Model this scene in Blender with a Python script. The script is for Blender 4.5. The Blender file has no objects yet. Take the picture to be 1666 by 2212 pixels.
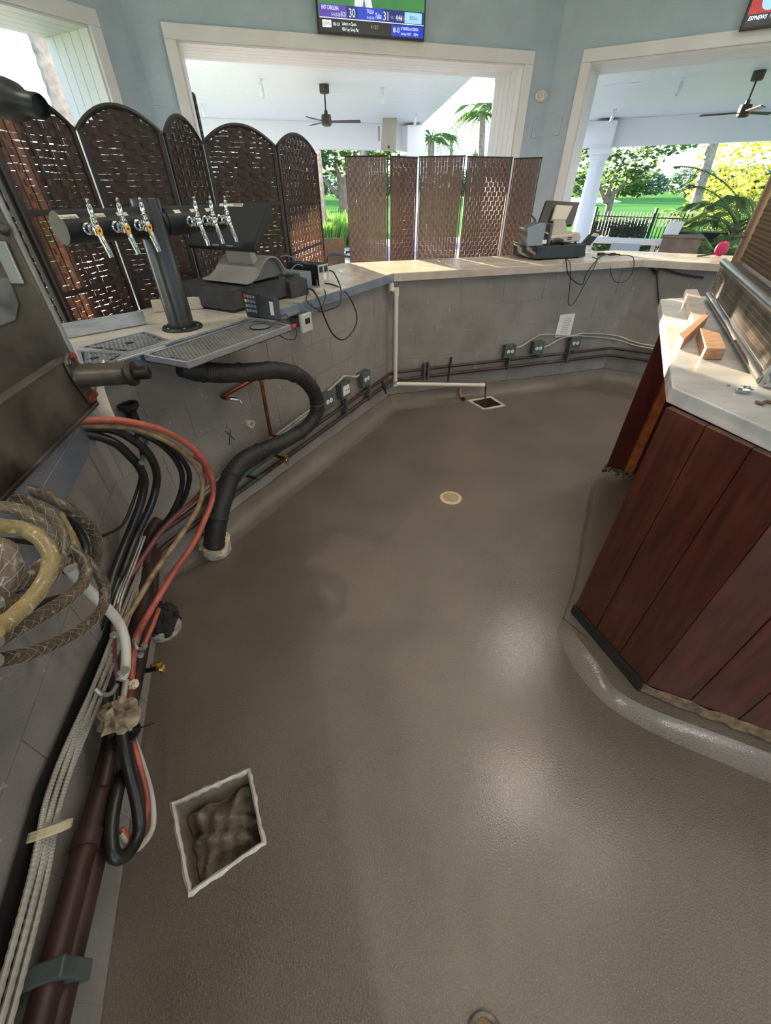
import bpy, math, random
from mathutils import Vector, Matrix
random.seed(7)
scn = bpy.context.scene
COL = scn.collection

# ------------------------------------------------------------------ camera
F_PX, CXP, CYP = 868.0, 833.0, 1106.0
PITCH = math.atan((1106 - 408) / 868.0)
ROLL = math.radians(-0.3)
CAM_H = 1.65
SP, CP = math.sin(PITCH), math.cos(PITCH)
_up = Vector((0, SP, CP)); _fw = Vector((0, CP, -SP)); _rt = Vector((1, 0, 0))
_cr, _sr = math.cos(ROLL), math.sin(ROLL)
cam_r = _rt * _cr + _up * _sr
cam_u = _up * _cr - _rt * _sr
EYE = Vector((0, 0, CAM_H))
cam = bpy.data.cameras.new('camera')
cam.sensor_fit = 'VERTICAL'; cam.sensor_height = 24.0
cam.lens = F_PX / 2212.0 * 24.0
cam.clip_start = 0.02; cam.clip_end = 900
camo = bpy.data.objects.new('camera', cam); COL.objects.link(camo)
mw = Matrix((cam_r, cam_u, -_fw)).transposed().to_4x4(); mw.translation = EYE
camo.matrix_world = mw
scn.camera = camo
# ------------------------------------------------------------------ world, sun, exposure
vs = scn.view_settings
vs.view_transform = 'Standard'; vs.look = 'None'; vs.gamma = 1.0; vs.exposure = 0.0
vs.use_curve_mapping = False
w = bpy.data.worlds.new('sky'); scn.world = w; w.use_nodes = True
nt = w.node_tree; nt.nodes.clear()
out = nt.nodes.new('ShaderNodeOutputWorld'); bg = nt.nodes.new('ShaderNodeBackground')
tc = nt.nodes.new('ShaderNodeTexCoord'); sx = nt.nodes.new('ShaderNodeSeparateXYZ')
rp = nt.nodes.new('ShaderNodeValToRGB')
rp.color_ramp.elements[0].position = 0.0; rp.color_ramp.elements[0].color = (0.74, 0.87, 1.0, 1)
rp.color_ramp.elements[1].position = 0.55; rp.color_ramp.elements[1].color = (0.42, 0.62, 1.0, 1)
nt.links.new(tc.outputs['Generated'], sx.inputs[0]); nt.links.new(sx.outputs['Z'], rp.inputs[0])
nt.links.new(rp.outputs[0], bg.inputs['Color']); nt.links.new(bg.outputs[0], out.inputs['Surface'])
bg.inputs['Strength'].default_value = 2.7
SUN_AZ, SUN_EL = math.radians(-26.0), math.radians(5.3)
sl = bpy.data.lights.new('sun', 'SUN'); sl.energy = 80.0; sl.color = (1.0, 0.80, 0.55); sl.angle = math.radians(0.6)
so = bpy.data.objects.new('sun', sl); COL.objects.link(so)
sd = Vector((math.sin(SUN_AZ) * math.cos(SUN_EL), math.cos(SUN_AZ) * math.cos(SUN_EL), math.sin(SUN_EL)))
so.rotation_euler = sd.to_track_quat('Z', 'Y').to_euler()
so.location = sd * 60

LAMP_W, CAN_W, CAN_R = 34.0, 44.0, 4.5      # pendant bulbs and added fill downlights (built with their fixtures)
# ------------------------------------------------------------------ helpers: photo sight lines onto real planes
def ray(x, y):
    return _fw + cam_r * ((x - CXP) / F_PX) + cam_u * ((CYP - y) / F_PX)
def pz(x, y, z=0.0):                       # where the sight line meets the level z
    d = ray(x, y); return EYE + d * ((z - CAM_H) / d.z)
def pY(x, y, Y):                           # ... meets the upright plane at depth Y
    d = ray(x, y); return EYE + d * (Y / d.y)
def pp(x, y, p, n):
    d = ray(x, y); p = Vector(p); n = Vector(n)
    return EYE + d * ((p - EYE).dot(n) / d.dot(n))
def V(*a): return Vector(a)
def azdir(a): a = math.radians(a); return Vector((math.sin(a), math.cos(a), 0))
UP = Vector((0, 0, 1))
# ------------------------------------------------------------------ mesh builder
OFF = {}
def frame(d, up=UP):
    d = Vector(d).normalized()
    a = up.cross(d)
    if a.length < 1e-4: a = Vector((1, 0, 0)).cross(d)
    a.normalize(); return a, d.cross(a), d
def spl(pts, k=8):
    p = [Vector(q) for q in pts]; n = len(p); o = []
    for i in range(n - 1):
        a = p[max(i-1, 0)]; b = p[i]; c = p[i+1]; d = p[min(i+2, n-1)]
        for j in range(k):
            t = j / k
            o.append(0.5 * ((2*b) + (c - a)*t + (2*a - 5*b + 4*c - d)*t*t + (3*b - a - 3*c + d)*t*t*t))
    o.append(p[-1]); return o
class M:
    def __init__(s): s.v = []; s.f = []
    def add(s, vs, fs):
        b = len(s.v); s.v += [Vector(q) for q in vs]; s.f += [tuple(i + b for i in f) for f in fs]; return s
    def box(s, c, size, ax=None):
        c = Vector(c); x, y, z = ax or (Vector((1,0,0)), Vector((0,1,0)), UP)
        hx, hy, hz = [q / 2 for q in size]
        vs = [c + x*(i*hx) + y*(j*hy) + z*(k*hz) for k in (-1,1) for j in (-1,1) for i in (-1,1)]
        return s.add(vs, [(0,2,3,1),(4,5,7,6),(0,1,5,4),(2,6,7,3),(0,4,6,2),(1,3,7,5)])
    def bar(s, a, b, w, h, up=UP):          # rectangular bar from a to b
        a = Vector(a); b = Vector(b); x, y, z = frame(b - a, up)
        return s.box((a+b)/2, (w, h, (b-a).length), (x, y, z))
    def ext(s, poly, vec):                  # planar polygon swept along vec
        p = [Vector(q) for q in poly]; vec = Vector(vec); n = len(p)
        return s.add(p + [q + vec for q in p], [tuple(range(n-1, -1, -1)), tuple(range(n, 2*n))] +
                     [(i, (i+1) % n, (i+1) % n + n, i + n) for i in range(n)])
    def prism(s, poly, z0, z1): return s.ext([(q[0], q[1], z0) for q in poly], (0, 0, z1 - z0))
    def quad(s, *p): return s.add(p, [tuple(range(len(p)))])
    def tube(s, pts, r, n=8, cap=True):
        pts = [Vector(q) for q in pts]; m = len(pts)
        rs = r if isinstance(r, (list, tuple)) else [r]*m
        vs = []; fs = []; prev = None
        for i in range(m):
            t = (pts[min(i+1, m-1)] - pts[max(i-1, 0)])
            if t.length < 1e-9: t = Vector((0,0,1))
            t.normalize()
            if prev is None: a, b, _ = frame(t)
            else:
                a = prev - t * prev.dot(t)
                if a.length < 1e-6: a, b, _ = frame(t)
                a.normalize(); b = t.cross(a)
            prev = a
            for j in range(n):
                w_ = 2*math.pi*j/n; vs.append(pts[i] + (a*math.cos(w_) + b*math.sin(w_))*rs[i])
        for i in range(m-1):
            for j in range(n):
                k = (j+1) % n; fs.append((i*n+j, i*n+k, (i+1)*n+k, (i+1)*n+j))
        if cap: fs += [tuple(range(n-1, -1, -1)), tuple(range((m-1)*n, m*n))]
        return s.add(vs, fs)
    def lathe(s, o, axis, prof, n=20):      # prof: (radius, height along axis)
        a, b, d = frame(axis); o = Vector(o); vs = []; fs = []; m = len(prof)
        for r, h in prof:
            for j in range(n):
                w_ = 2*math.pi*j/n; vs.append(o + d*h + (a*math.cos(w_) + b*math.sin(w_))*max(r, 1e-5))
        for i in range(m-1):
            for j in range(n):
                k = (j+1) % n; fs.append((i*n+j, i*n+k, (i+1)*n+k, (i+1)*n+j))
        fs += [tuple(range(n-1, -1, -1)), tuple(range((m-1)*n, m*n))]
        return s.add(vs, fs)
    def cyl(s, a, b, r, n=16):
        a = Vector(a); b = Vector(b); return s.lathe(a, b-a, [(r, 0), (r, (b-a).length)], n)
    def ball(s, c, r, n=12, sq=(1,1,1), ax=None):
        c = Vector(c); x, y, z = ax or (Vector((1,0,0)), Vector((0,1,0)), UP); vs = []; fs = []; h = max(4, n//2)
        for i in range(h+1):
            p = math.pi*i/h
            for j in range(n):
                q = 2*math.pi*j/n
                vs.append(c + x*(r*sq[0]*math.sin(p)*math.cos(q)) + y*(r*sq[1]*math.sin(p)*math.sin(q)) + z*(r*sq[2]*math.cos(p)))
        for i in range(h):
            for j in range(n):
                k = (j+1) % n; fs.append((i*n+j, (i+1)*n+j, (i+1)*n+k, i*n+k))
        return s.add(vs, fs)
    def build(s, name, mat, parent=None, smooth=False, bevel=0.0, bseg=2, origin=None):
        me = bpy.data.meshes.new(name)
        if parent is not None: off = OFF[parent.name]
        elif origin is not None: off = Vector(origin)
        else:
            xs = [q.x for q in s.v]; ys = [q.y for q in s.v]; zs = [q.z for q in s.v]
            off = Vector(((min(xs)+max(xs))/2, (min(ys)+max(ys))/2, min(zs)))
        me.from_pydata([tuple(q - off) for q in s.v], [], s.f)
        me.materials.append(mat); me.validate(); me.update()
        if smooth:
            me.polygons.foreach_set('use_smooth', [True]*len(me.polygons))
            try: me.set_sharp_from_angle(angle=math.radians(42))
            except Exception: pass
        o = bpy.data.objects.new(name, me); COL.objects.link(o)
        if parent is not None: o.parent = parent; OFF[o.name] = OFF[parent.name]
        else: o.location = off; OFF[o.name] = off
        if bevel > 0:
            b = o.modifiers.new('bevel', 'BEVEL'); b.width = bevel; b.segments = bseg; b.limit_method = 'ANGLE'; b.angle_limit = math.radians(40)
        return o
def tag(o, label, cat, group=None, kind=None):
    o['label'] = label
    if cat: o['category'] = cat
    if group: o['group'] = group
    if kind: o['kind'] = kind
    return o
def thing(name, label, cat, loc=(0,0,0), group=None, kind=None):
    o = bpy.data.objects.new(name, None); o.empty_display_size = 0.05; COL.objects.link(o)
    o.location = loc; OFF[o.name] = Vector(loc); return tag(o, label, cat, group, kind)
def struct(o, label, cat): return tag(o, label, cat, None, 'structure')
def piece(mesh, name, parent, loc, ax=None, scale=(1,1,1)):   # one of many alike pieces sharing mesh data
    o = bpy.data.objects.new(name, mesh); COL.objects.link(o); o.parent = parent
    m = Matrix.Identity(4)
    if ax:
        for c in range(3):
            for r in range(3): m[r][c] = ax[c][r]
    m = m @ Matrix.Diagonal((*scale, 1))
    m.translation = Vector(loc) - OFF[parent.name]; o.matrix_local = m; return o
def unit_box(name, mat, ch=0.0):
    b = M().box((0,0,0), (1,1,1)); me = bpy.data.meshes.new(name)
    me.from_pydata([tuple(q) for q in b.v], [], b.f); me.materials.append(mat); return me
def copy_tree(o, delta, parent=None):
    c = o.copy(); COL.objects.link(c); c.parent = parent
    if parent is None: c.location = o.location + Vector(delta)
    for ch in [q for q in bpy.data.objects if q.parent == o]: copy_tree(ch, delta, c)
    return c
def text_mesh(name, body, size, origin, ux, uy, mat, parent, align='LEFT', thick=0.0004, shear=0.0, width=None, bold=0.0):
    cu = bpy.data.curves.new(name, 'FONT'); cu.body = body; cu.size = size; cu.align_x = align; cu.align_y = 'BOTTOM_BASELINE'
    cu.extrude = thick; cu.shear = shear; cu.offset = bold; cu.resolution_u = 2
    t = bpy.data.objects.new(name + '_tmp', cu); COL.objects.link(t)
    dg = bpy.context.evaluated_depsgraph_get(); dg.update()
    me = bpy.data.meshes.new_from_object(t.evaluated_get(dg)); bpy.data.objects.remove(t); bpy.data.curves.remove(cu)
    xs = [q.co.x for q in me.vertices] or [0]
    k = 1.0
    if width and max(xs) - min(xs) > 1e-6: k = width / (max(xs) - min(xs))
    ux = Vector(ux); uy = Vector(uy); uz = ux.cross(uy); off = OFF[parent.name]; origin = Vector(origin)
    for q in me.vertices: q.co = origin + ux*(q.co.x*k) + uy*q.co.y + uz*q.co.z - off
    me.name = name; me.materials.clear(); me.materials.append(mat)
    o = bpy.data.objects.new(name, me); COL.objects.link(o); o.parent = parent; OFF[o.name] = off
    return o
# ------------------------------------------------------------------ materials
MATS = {}
def s2l(c):
    return tuple(((q/255)/12.92 if q/255 <= 0.04045 else ((q/255+0.055)/1.055)**2.4) for q in c)
def mat(name, col, rough=0.6, metal=0.0, col2=None, scale=6.0, bump=0.0, bscale=60.0, spec=0.5, detail=4.0, lo=0.35, hi=0.7,
        stretch=(1,1,1), emit=None, estr=1.0, trans=0.0, alpha=1.0, col3=None, scale3=3.0, lo3=0.55, hi3=0.7, rvar=0.0, coat=0.0, bdist=0.004, fleck=None):
    m = bpy.data.materials.new(name); m.use_nodes = True; t = m.node_tree; n = t.nodes; L = t.links
    b = n['Principled BSDF']; b.inputs['Roughness'].default_value = rough; b.inputs['Metallic'].default_value = metal
    b.inputs['Specular IOR Level'].default_value = spec
    c = s2l(col); b.inputs['Base Color'].default_value = (*c, 1)
    g = n.new('ShaderNodeNewGeometry'); mp = n.new('ShaderNodeMapping'); mp.inputs['Scale'].default_value = stretch
    L.new(g.outputs['Position'], mp.inputs['Vector'])
    if col2:
        nz = n.new('ShaderNodeTexNoise'); nz.inputs['Scale'].default_value = scale; nz.inputs['Detail'].default_value = detail
        L.new(mp.outputs[0], nz.inputs['Vector'])
        r = n.new('ShaderNodeValToRGB'); r.color_ramp.elements[0].position = lo; r.color_ramp.elements[1].position = hi
        r.color_ramp.elements[0].color = (*c, 1); r.color_ramp.elements[1].color = (*s2l(col2), 1)
        L.new(nz.outputs['Fac'], r.inputs[0]); last = r.outputs[0]
        if col3:
            n3 = n.new('ShaderNodeTexNoise'); n3.inputs['Scale'].default_value = scale3; n3.inputs['Detail'].default_value = 6
            L.new(mp.outputs[0], n3.inputs['Vector'])
            r3 = n.new('ShaderNodeValToRGB'); r3.color_ramp.elements[0].position = lo3; r3.color_ramp.elements[1].position = hi3
            r3.color_ramp.elements[0].color = (0,0,0,1); r3.color_ramp.elements[1].color = (1,1,1,1)
            L.new(n3.outputs['Fac'], r3.inputs[0])
            mx = n.new('ShaderNodeMix'); mx.data_type = 'RGBA'
            L.new(r3.outputs[0], mx.inputs['Factor']); L.new(last, mx.inputs['A']); mx.inputs['B'].default_value = (*s2l(col3), 1)
            last = mx.outputs['Result']
        if fleck:
            nf = n.new('ShaderNodeTexNoise'); nf.inputs['Scale'].default_value = fleck[1]; nf.inputs['Detail'].default_value = 2
            mf_ = n.new('ShaderNodeMapping'); mf_.inputs['Scale'].default_value = (1, 1, .45); L.new(g.outputs['Position'], mf_.inputs['Vector']); L.new(mf_.outputs[0], nf.inputs['Vector'])
            rf = n.new('ShaderNodeValToRGB'); rf.color_ramp.elements[0].position = fleck[2]; rf.color_ramp.elements[1].position = fleck[2] + .03
            rf.color_ramp.elements[0].color = (0,0,0,1); rf.color_ramp.elements[1].color = (1,1,1,1); L.new(nf.outputs['Fac'], rf.inputs[0])
            mg = n.new('ShaderNodeMix'); mg.data_type = 'RGBA'; L.new(rf.outputs[0], mg.inputs['Factor']); L.new(last, mg.inputs['A']); mg.inputs['B'].default_value = (*s2l(fleck[0]), 1); last = mg.outputs['Result']
        L.new(last, b.inputs['Base Color'])
        if rvar:
            mr = n.new('ShaderNodeMapRange'); mr.inputs['To Min'].default_value = rough - rvar; mr.inputs['To Max'].default_value = rough + rvar
            L.new(nz.outputs['Fac'], mr.inputs['Value']); L.new(mr.outputs[0], b.inputs['Roughness'])
    if bump > 0:
        nb = n.new('ShaderNodeTexNoise'); nb.inputs['Scale'].default_value = bscale; nb.inputs['Detail'].default_value = 3
        L.new(mp.outputs[0], nb.inputs['Vector'])
        bp = n.new('ShaderNodeBump'); bp.inputs['Strength'].default_value = bump; bp.inputs['Distance'].default_value = bdist
        L.new(nb.outputs['Fac'], bp.inputs['Height']); L.new(bp.outputs[0], b.inputs['Normal'])
        if coat:
            bc_ = n.new('ShaderNodeBump'); bc_.inputs['Strength'].default_value = bump*.22; bc_.inputs['Distance'].default_value = bdist
            L.new(nb.outputs['Fac'], bc_.inputs['Height']); L.new(bc_.outputs[0], b.inputs['Coat Normal'])
    if emit:
        b.inputs['Emission Color'].default_value = (*s2l(emit), 1); b.inputs['Emission Strength'].default_value = estr
    if trans: b.inputs['Transmission Weight'].default_value = trans
    if alpha < 1: b.inputs['Alpha'].default_value = alpha
    if coat: b.inputs['Coat Weight'].default_value = coat; b.inputs['Coat Roughness'].default_value = 0.12
    MATS[name] = m; return m
def leafmat(name, col, col2, tr=0.5):
    m = mat(name, col, 0.55, col2=col2, scale=3.0)
    t = m.node_tree; n = t.nodes; L = t.links; b = n['Principled BSDF']; o = n['Material Output']
    td = n.new('ShaderNodeBsdfTranslucent'); mx = n.new('ShaderNodeMixShader'); mx.inputs[0].default_value = tr
    src = b.inputs['Base Color'].links[0].from_socket
    L.new(src, td.inputs['Color']); L.new(b.outputs[0], mx.inputs[1]); L.new(td.outputs[0], mx.inputs[2]); L.new(mx.outputs[0], o.inputs['Surface'])
    return m

# setting
m_floor = mat('wet_epoxy_floor', (104, 93, 82), 0.33, col2=(88, 78, 68), scale=2.2, bump=0.8, bscale=170, rvar=0.07, col3=(124, 110, 98), scale3=240, lo3=0.5, hi3=0.7, bdist=0.003, coat=0.5, spec=0.65)
m_cove = mat('epoxy_cove', (112, 100, 87), 0.42, col2=(98, 88, 76), scale=4, bump=0.6, bscale=190)
m_block = mat('grey_painted_block', (140, 133, 126), 0.42, col2=(124, 118, 111), scale=5, bump=0.35, bscale=130, col3=(152, 144, 135), scale3=1.6, lo3=0.5, hi3=0.75, fleck=((178, 168, 152), 34, .715))
m_mortar = mat('painted_mortar', (148, 141, 133), 0.6, bump=0.3, bscale=90)
m_stucco = mat('blue_grey_stucco', (160, 178, 194), 0.75, col2=(152, 170, 186), scale=4, bump=0.6, bscale=85, bdist=0.006)
m_trim = mat('cream_trim_paint', (206, 208, 214), 0.45, col2=(198, 200, 206), scale=3)
m_white = mat('white_paint', (212, 218, 227), 0.45)
m_bead = mat('white_beadboard', (206, 212, 222), 0.4)
m_ceil = mat('ceiling_white', (238, 239, 240), 0.8)
m_patio = mat('pale_patio_concrete', (172, 174, 180), 0.8, col2=(158, 160, 166), scale=1.4, spec=0.1)
m_grass = mat('golf_grass', (74, 122, 62), 0.9, col2=(92, 136, 70), scale=0.25, col3=(66, 112, 72), scale3=0.05, spec=0.0)
m_sand = mat('bunker_sand', (226, 222, 214), 0.9, spec=0.0)
# metals and plastics
m_steel = mat('brushed_steel', (196, 198, 200), 0.32, 0.75, col2=(172, 174, 176), scale=12, stretch=(1, 1, 8))
m_steelm = mat('dull_steel', (184, 183, 180), 0.42, 0.65, col2=(156, 154, 148), scale=9)
m_chrome = mat('chrome', (225, 225, 226), 0.08, 1.0)
m_black = mat('black_plastic', (24, 25, 27), 0.45)
m_blackm = mat('black_powder_coat', (28, 30, 32), 0.45, spec=0.35)
m_dust = mat('dusty_black', (36, 37, 38), 0.6, col2=(58, 56, 53), scale=14)
m_rub = mat('black_rubber', (20, 20, 20), 0.55, col2=(34, 32, 30), scale=20)
m_grey = mat('warm_grey_plastic', (140, 134, 126), 0.5)
m_grey2 = mat('light_grey_plastic', (176, 174, 170), 0.5)
m_pvc = mat('cream_pvc', (214, 205, 190), 0.4)
m_copper = mat('copper', (150, 84, 56), 0.4, 0.85, col2=(110, 62, 46), scale=18)
m_cup = mat('maroon_painted_pipe', (52, 34, 32), 0.5, 0.2, col2=(72, 48, 42), scale=9, col3=(74, 120, 104), scale3=1.3, lo3=0.66, hi3=0.74)
m_brass = mat('brass', (196, 160, 92), 0.28, 1.0)
m_wcable = mat('white_armoured_cable', (186, 180, 168), 0.5, 0.3, col2=(160, 154, 142), scale=9)
m_box = mat('grey_outlet_box', (92, 100, 96), 0.5, 0.3, col2=(76, 84, 80), scale=20)
m_ivory = mat('ivory_outlet', (226, 220, 206), 0.45)
m_paper = mat('white_paper', (228, 226, 222), 0.8)
m_ink = mat('dark_ink', (50, 50, 52), 0.8)
m_stone = mat('beige_marble_top', (196, 186, 172), 0.28, col2=(168, 158, 144), scale=5, col3=(212, 204, 192), scale3=2.5, rvar=0.08)
m_marble = mat('white_grey_marble', (204, 203, 202), 0.22, col2=(164, 162, 160), scale=3.2, stretch=(1, 2.4, 1), col3=(186, 178, 164), scale3=4, lo3=0.55, hi3=0.75, detail=8)
m_wood = mat('red_stained_wood', (80, 36, 23), 0.38, col2=(54, 24, 16), scale=7, stretch=(6, 6, 0.7), detail=8, col3=(98, 50, 30), scale3=3, lo3=0.55, hi3=0.75)
m_woodd = mat('dark_red_panel', (84, 30, 22), 0.42, col2=(66, 24, 18), scale=3)
m_raw = mat('raw_orange_wood', (186, 112, 56), 0.7, col2=(140, 80, 44), scale=20)
m_cut = mat('cut_lumber', (196, 156, 122), 0.6, col2=(168, 122, 90), scale=26, stretch=(1, 5, 5))
m_blackb = mat('black_rubber_base', (14, 14, 13), 0.4, col2=(36, 34, 30), scale=30)
m_debris = mat('crumbled_debris', (120, 98, 72), 0.9, col2=(70, 56, 42), scale=40, bump=0.8, bscale=80)
# ================================================================== the bar enclosure
BA, BB = V(-1.20, 1.48, 0), V(0.04, 3.70, 0)
_d0, _d2, _d3 = azdir(-17.4), azdir(73.4), azdir(118.4)
BP0 = BA - _d0 * 2.6
BC = BB + _d2 * 2.46
BD = BC + _d3 * 2.6
WALLS = []
for p, q in ((BP0, BA), (BA, BB), (BB, BC), (BC, BD)):
    d = (q - p).normalized(); WALLS.append((p, q, d, V(d.y, -d.x, 0), (q - p).length))
def WP(i, s, d=0.0, z=0.0):
    p, q, t, n, L = WALLS[i]; return p + t*s + n*d + UP*z
def pw(i, x, y, d=0.0):                    # sight line onto a plane d in front of bar wall i
    p, q, t, n, L = WALLS[i]; return pp(x, y, p + n*d, n)
def corner(i, d, d2=None):                 # offset corner between wall i and i+1
    if i < 0: return WP(0, 0, d)
    if i > 2: return WP(3, WALLS[3][4], d)
    n0 = WALLS[i][3]; n1 = WALLS[i+1][3]; K = WALLS[i][1]; d2 = d if d2 is None else d2
    det = n0.x*n1.y - n0.y*n1.x
    return K + V((d*n1.y - d2*n0.y)/det, (n0.x*d2 - n1.x*d)/det, 0)
WTOP = 1.085
names = ('wall_left_bar', 'wall_centre_bar', 'wall_back_bar', 'wall_right_bar')
wl = ('grey painted block bar wall at the left behind the hanging hoses', 'grey painted block bar wall under the beer taps and till',
      'grey painted block bar wall behind the cream drain pipe', 'grey painted block bar wall beyond the marble island')
ub_block = unit_box('block', m_block)
ZJ = [0.0, 0.227, 0.434, 0.641, 0.848, 1.055]
for i in range(4):
    p, q, t, n, L = WALLS[i]
    b = M().prism([corner(i-1, -0.0025), corner(i, -0.0025), corner(i, -0.19), corner(i-1, -0.19)], 0, WTOP)
    wo = struct(b.build(names[i], m_mortar), wl[i], 'wall')
    ax = (t, n, UP)
    for c in range(6):
        z0 = ZJ[c]; z1 = ZJ[c+1] if c < 5 else WTOP
        s = (0.448 if c % 2 else 0.243) - 0.41
        while s < L:
            a = max(s, 0.0); e = min(s + 0.41, L)
            if e - a > 0.03:
                jit = random.uniform(-0.0012, 0.0012)
                piece(ub_block, 'block', wo, p + t*((a+e)/2) + n*(-0.013 + jit) + UP*((z0+z1)/2), ax, (e-a-0.004, 0.026, z1-z0-0.004))
            s += 0.41
# ------------------------------------------------------------------ floor with the sunken drains
SINK1 = [pz(*q) for q in ((370, 1735), (408, 1936), (572, 1822), (540, 1660))]
SINK2 = [pz(*q) for q in ((1010, 866), (1045, 886), (1092, 877), (1060, 857))]
def inset(poly, k):
    c = sum((Vector(q) for q in poly), Vector((0,0,0))) / len(poly); return [c + (Vector(q)-c)*k for q in poly]
H1, H2 = inset(SINK1, 0.93), inset(SINK2, 0.9)
# ------------------------------------------------------------------ the eight-sided room
RR, RL = V(2.32, 8.0, 0), V(-2.71, 6.55, 0)
RE = (RR - RL).normalized(); RSIDE = (RR - RL).length; RAP = RSIDE * 1.20711
RC = (RR + RL)/2 + V(RE.y, -RE.x, 0) * RAP
RCORN = []
for k in range(8):
    a = math.radians(-45*k); v = RR - RC
    RCORN.append(RC + V(v.x*math.cos(a) - v.y*math.sin(a), v.x*math.sin(a) + v.y*math.cos(a), 0))
THK, HEAD, CEILZ, S0 = 0.75, 2.93, 4.35, 0.46
from mathutils.geometry import tessellate_polygon
fo = [q + (q - RC).normalized()*0.9 for q in RCORN]
loops = [fo, H1, H2]
allv = [v for l in loops for v in l]
tri = tessellate_polygon([[Vector((v.x, v.y, 0)) for v in l] for l in loops])
fm = M(); fv = [Vector((v.x, v.y, 0)) for v in allv]
fs = []
for a, b, c in tri:
    nz = (fv[b]-fv[a]).cross(fv[c]-fv[a]).z
    fs.append((a, b, c) if nz > 0 else (a, c, b))
fm.add(fv, fs)
struct(fm.build('floor', m_floor, origin=(0,0,0)), 'wet brown speckled epoxy floor inside the bar', 'floor')
def basin(poly, depth, mt, name, parent=None):
    b = M(); n = len(poly); low = inset(poly, 0.86)
    b.add([Vector(q) for q in poly] + [Vector(q) - UP*depth for q in low], [(i, i+n, (i+1) % n + n, (i+1) % n) for i in range(n)] + [tuple(range(n, 2*n))])
    return b.build(name, mt, parent)

WN = {7: ('wall_back', 'blue grey stucco wall with the wide opening under the television'),
      0: ('wall_right', 'blue grey stucco wall with the opening behind the marble island'),
      6: ('wall_left', 'blue grey stucco wall with the bright opening at the far left')}
ub_plank = unit_box('plank', m_trim)
side = ['front_right', 'front', 'front_left', 'near_left', 'near', 'near_right']
for k in range(8):
    p = RCORN[k]; q = RCORN[(k+1) % 8]
    t = (q - p).normalized(); n = V(t.y, -t.x, 0)          # n points into the room
    if (RC - p).dot(n) < 0: n = -n
    op = p + (p-RC).normalized()*(THK/math.cos(math.pi/8)); oq = q + (q-RC).normalized()*(THK/math.cos(math.pi/8))
    a = p + t*S0; b = q - t*S0
    m_ = M().prism([p, a, a - n*THK, op], 0, CEILZ).prism([b, q, oq, b - n*THK], 0, CEILZ)
    m_.prism([a, b, b - n*THK, a - n*THK], HEAD, CEILZ)
    nm, lb = WN.get(k, ('wall_' + side[k % 6], 'blue grey stucco wall with a wide opening behind the viewer, side %d' % (k+1)))
    wo = struct(m_.build(nm, m_stucco), lb, 'wall')
    if k in WN:
        # jamb and soffit planks, casing
        for e, sg in ((a, 1), (b, -1)):
            for j in range(5):
                piece(ub_plank, 'plank', wo, e + t*(sg*0.008) - n*(0.075 + 0.15*j) + UP*(HEAD/2), (t, n, UP), (0.02, 0.144, HEAD))
        for j in range(5):
            piece(ub_plank, 'plank', wo, (a+b)/2 - n*(0.075 + 0.15*j) + UP*(HEAD-0.01), (t, n, UP), ((b-a).length-0.03, 0.144, 0.02))
        tr = M()
        tr.box((a+b)/2 + n*0.015 + UP*(HEAD+0.06), ((b-a).length+0.24, 0.035, 0.12), (t, n, UP))
        for e, sg in ((a, -1), (b, 1)):
            tr.box(e + t*(sg*0.06) + n*0.015 + UP*(HEAD/2), (0.12, 0.035, HEAD), (t, n, UP))
        struct(tr.build('trim_%d' % (k+1), m_trim, bevel=0.006), {7: 'cream casing around the opening under the television', 0: 'cream casing around the opening on the right', 6: 'cream casing around the far left opening'}[k], 'trim')
cm = M().prism([q + (q-RC).normalized()*0.7 for q in RCORN], CEILZ, CEILZ+0.15)
struct(cm.build('ceiling', m_ceil), 'white ceiling high over the bar', 'ceiling')
# ------------------------------------------------------------------ covered porches outside two openings
ub_bead = unit_box('ceiling_board', m_bead)
PZ = 3.15
def porch(k, nm, lab):
    p = RCORN[k]; q = RCORN[(k+1) % 8]; t = (q-p).normalized(); n = V(t.y, -t.x, 0)
    if (RC - p).dot(n) > 0: n = -n                          # outward
    if t.x < 0 and k == 7: t = -t
    mid = (p+q)/2; hw = lambda d: 1.95 + 0.225*d
    P = lambda s, d, z=0: mid + t*s + n*d + UP*z
    rf = M().prism([P(-hw(.75), .76), P(hw(.75), .76), P(hw(9.1), 9.1), P(-hw(9.1), 9.1)], PZ+0.012, PZ+0.5)
    ro = struct(rf.build('ceiling_' + nm, m_white), lab, 'ceiling')
    d = 0.84
    while d < 8.7:
        piece(ub_bead, 'ceiling_board', ro, P(0, d, PZ+0.006), (t, n, UP), (2*hw(d), 0.145, 0.014)); d += 0.151
    bm = M().box(P(0, 8.87, (2.57+PZ)/2), (2*hw(8.87)-0.05, 0.36, PZ-2.57), (t, n, UP))
    struct(bm.build('trim_beam_' + nm, m_white, bevel=0.01), 'white end beam of the ' + nm + ' porch', 'beam')
    return P, t, n, hw
PB, pbt, pbn, pbw = porch(7, 'back', 'white boarded porch ceiling beyond the opening under the television')
PR, prt, prn, prw = porch(0, 'right', 'white boarded porch ceiling beyond the right opening')
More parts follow.
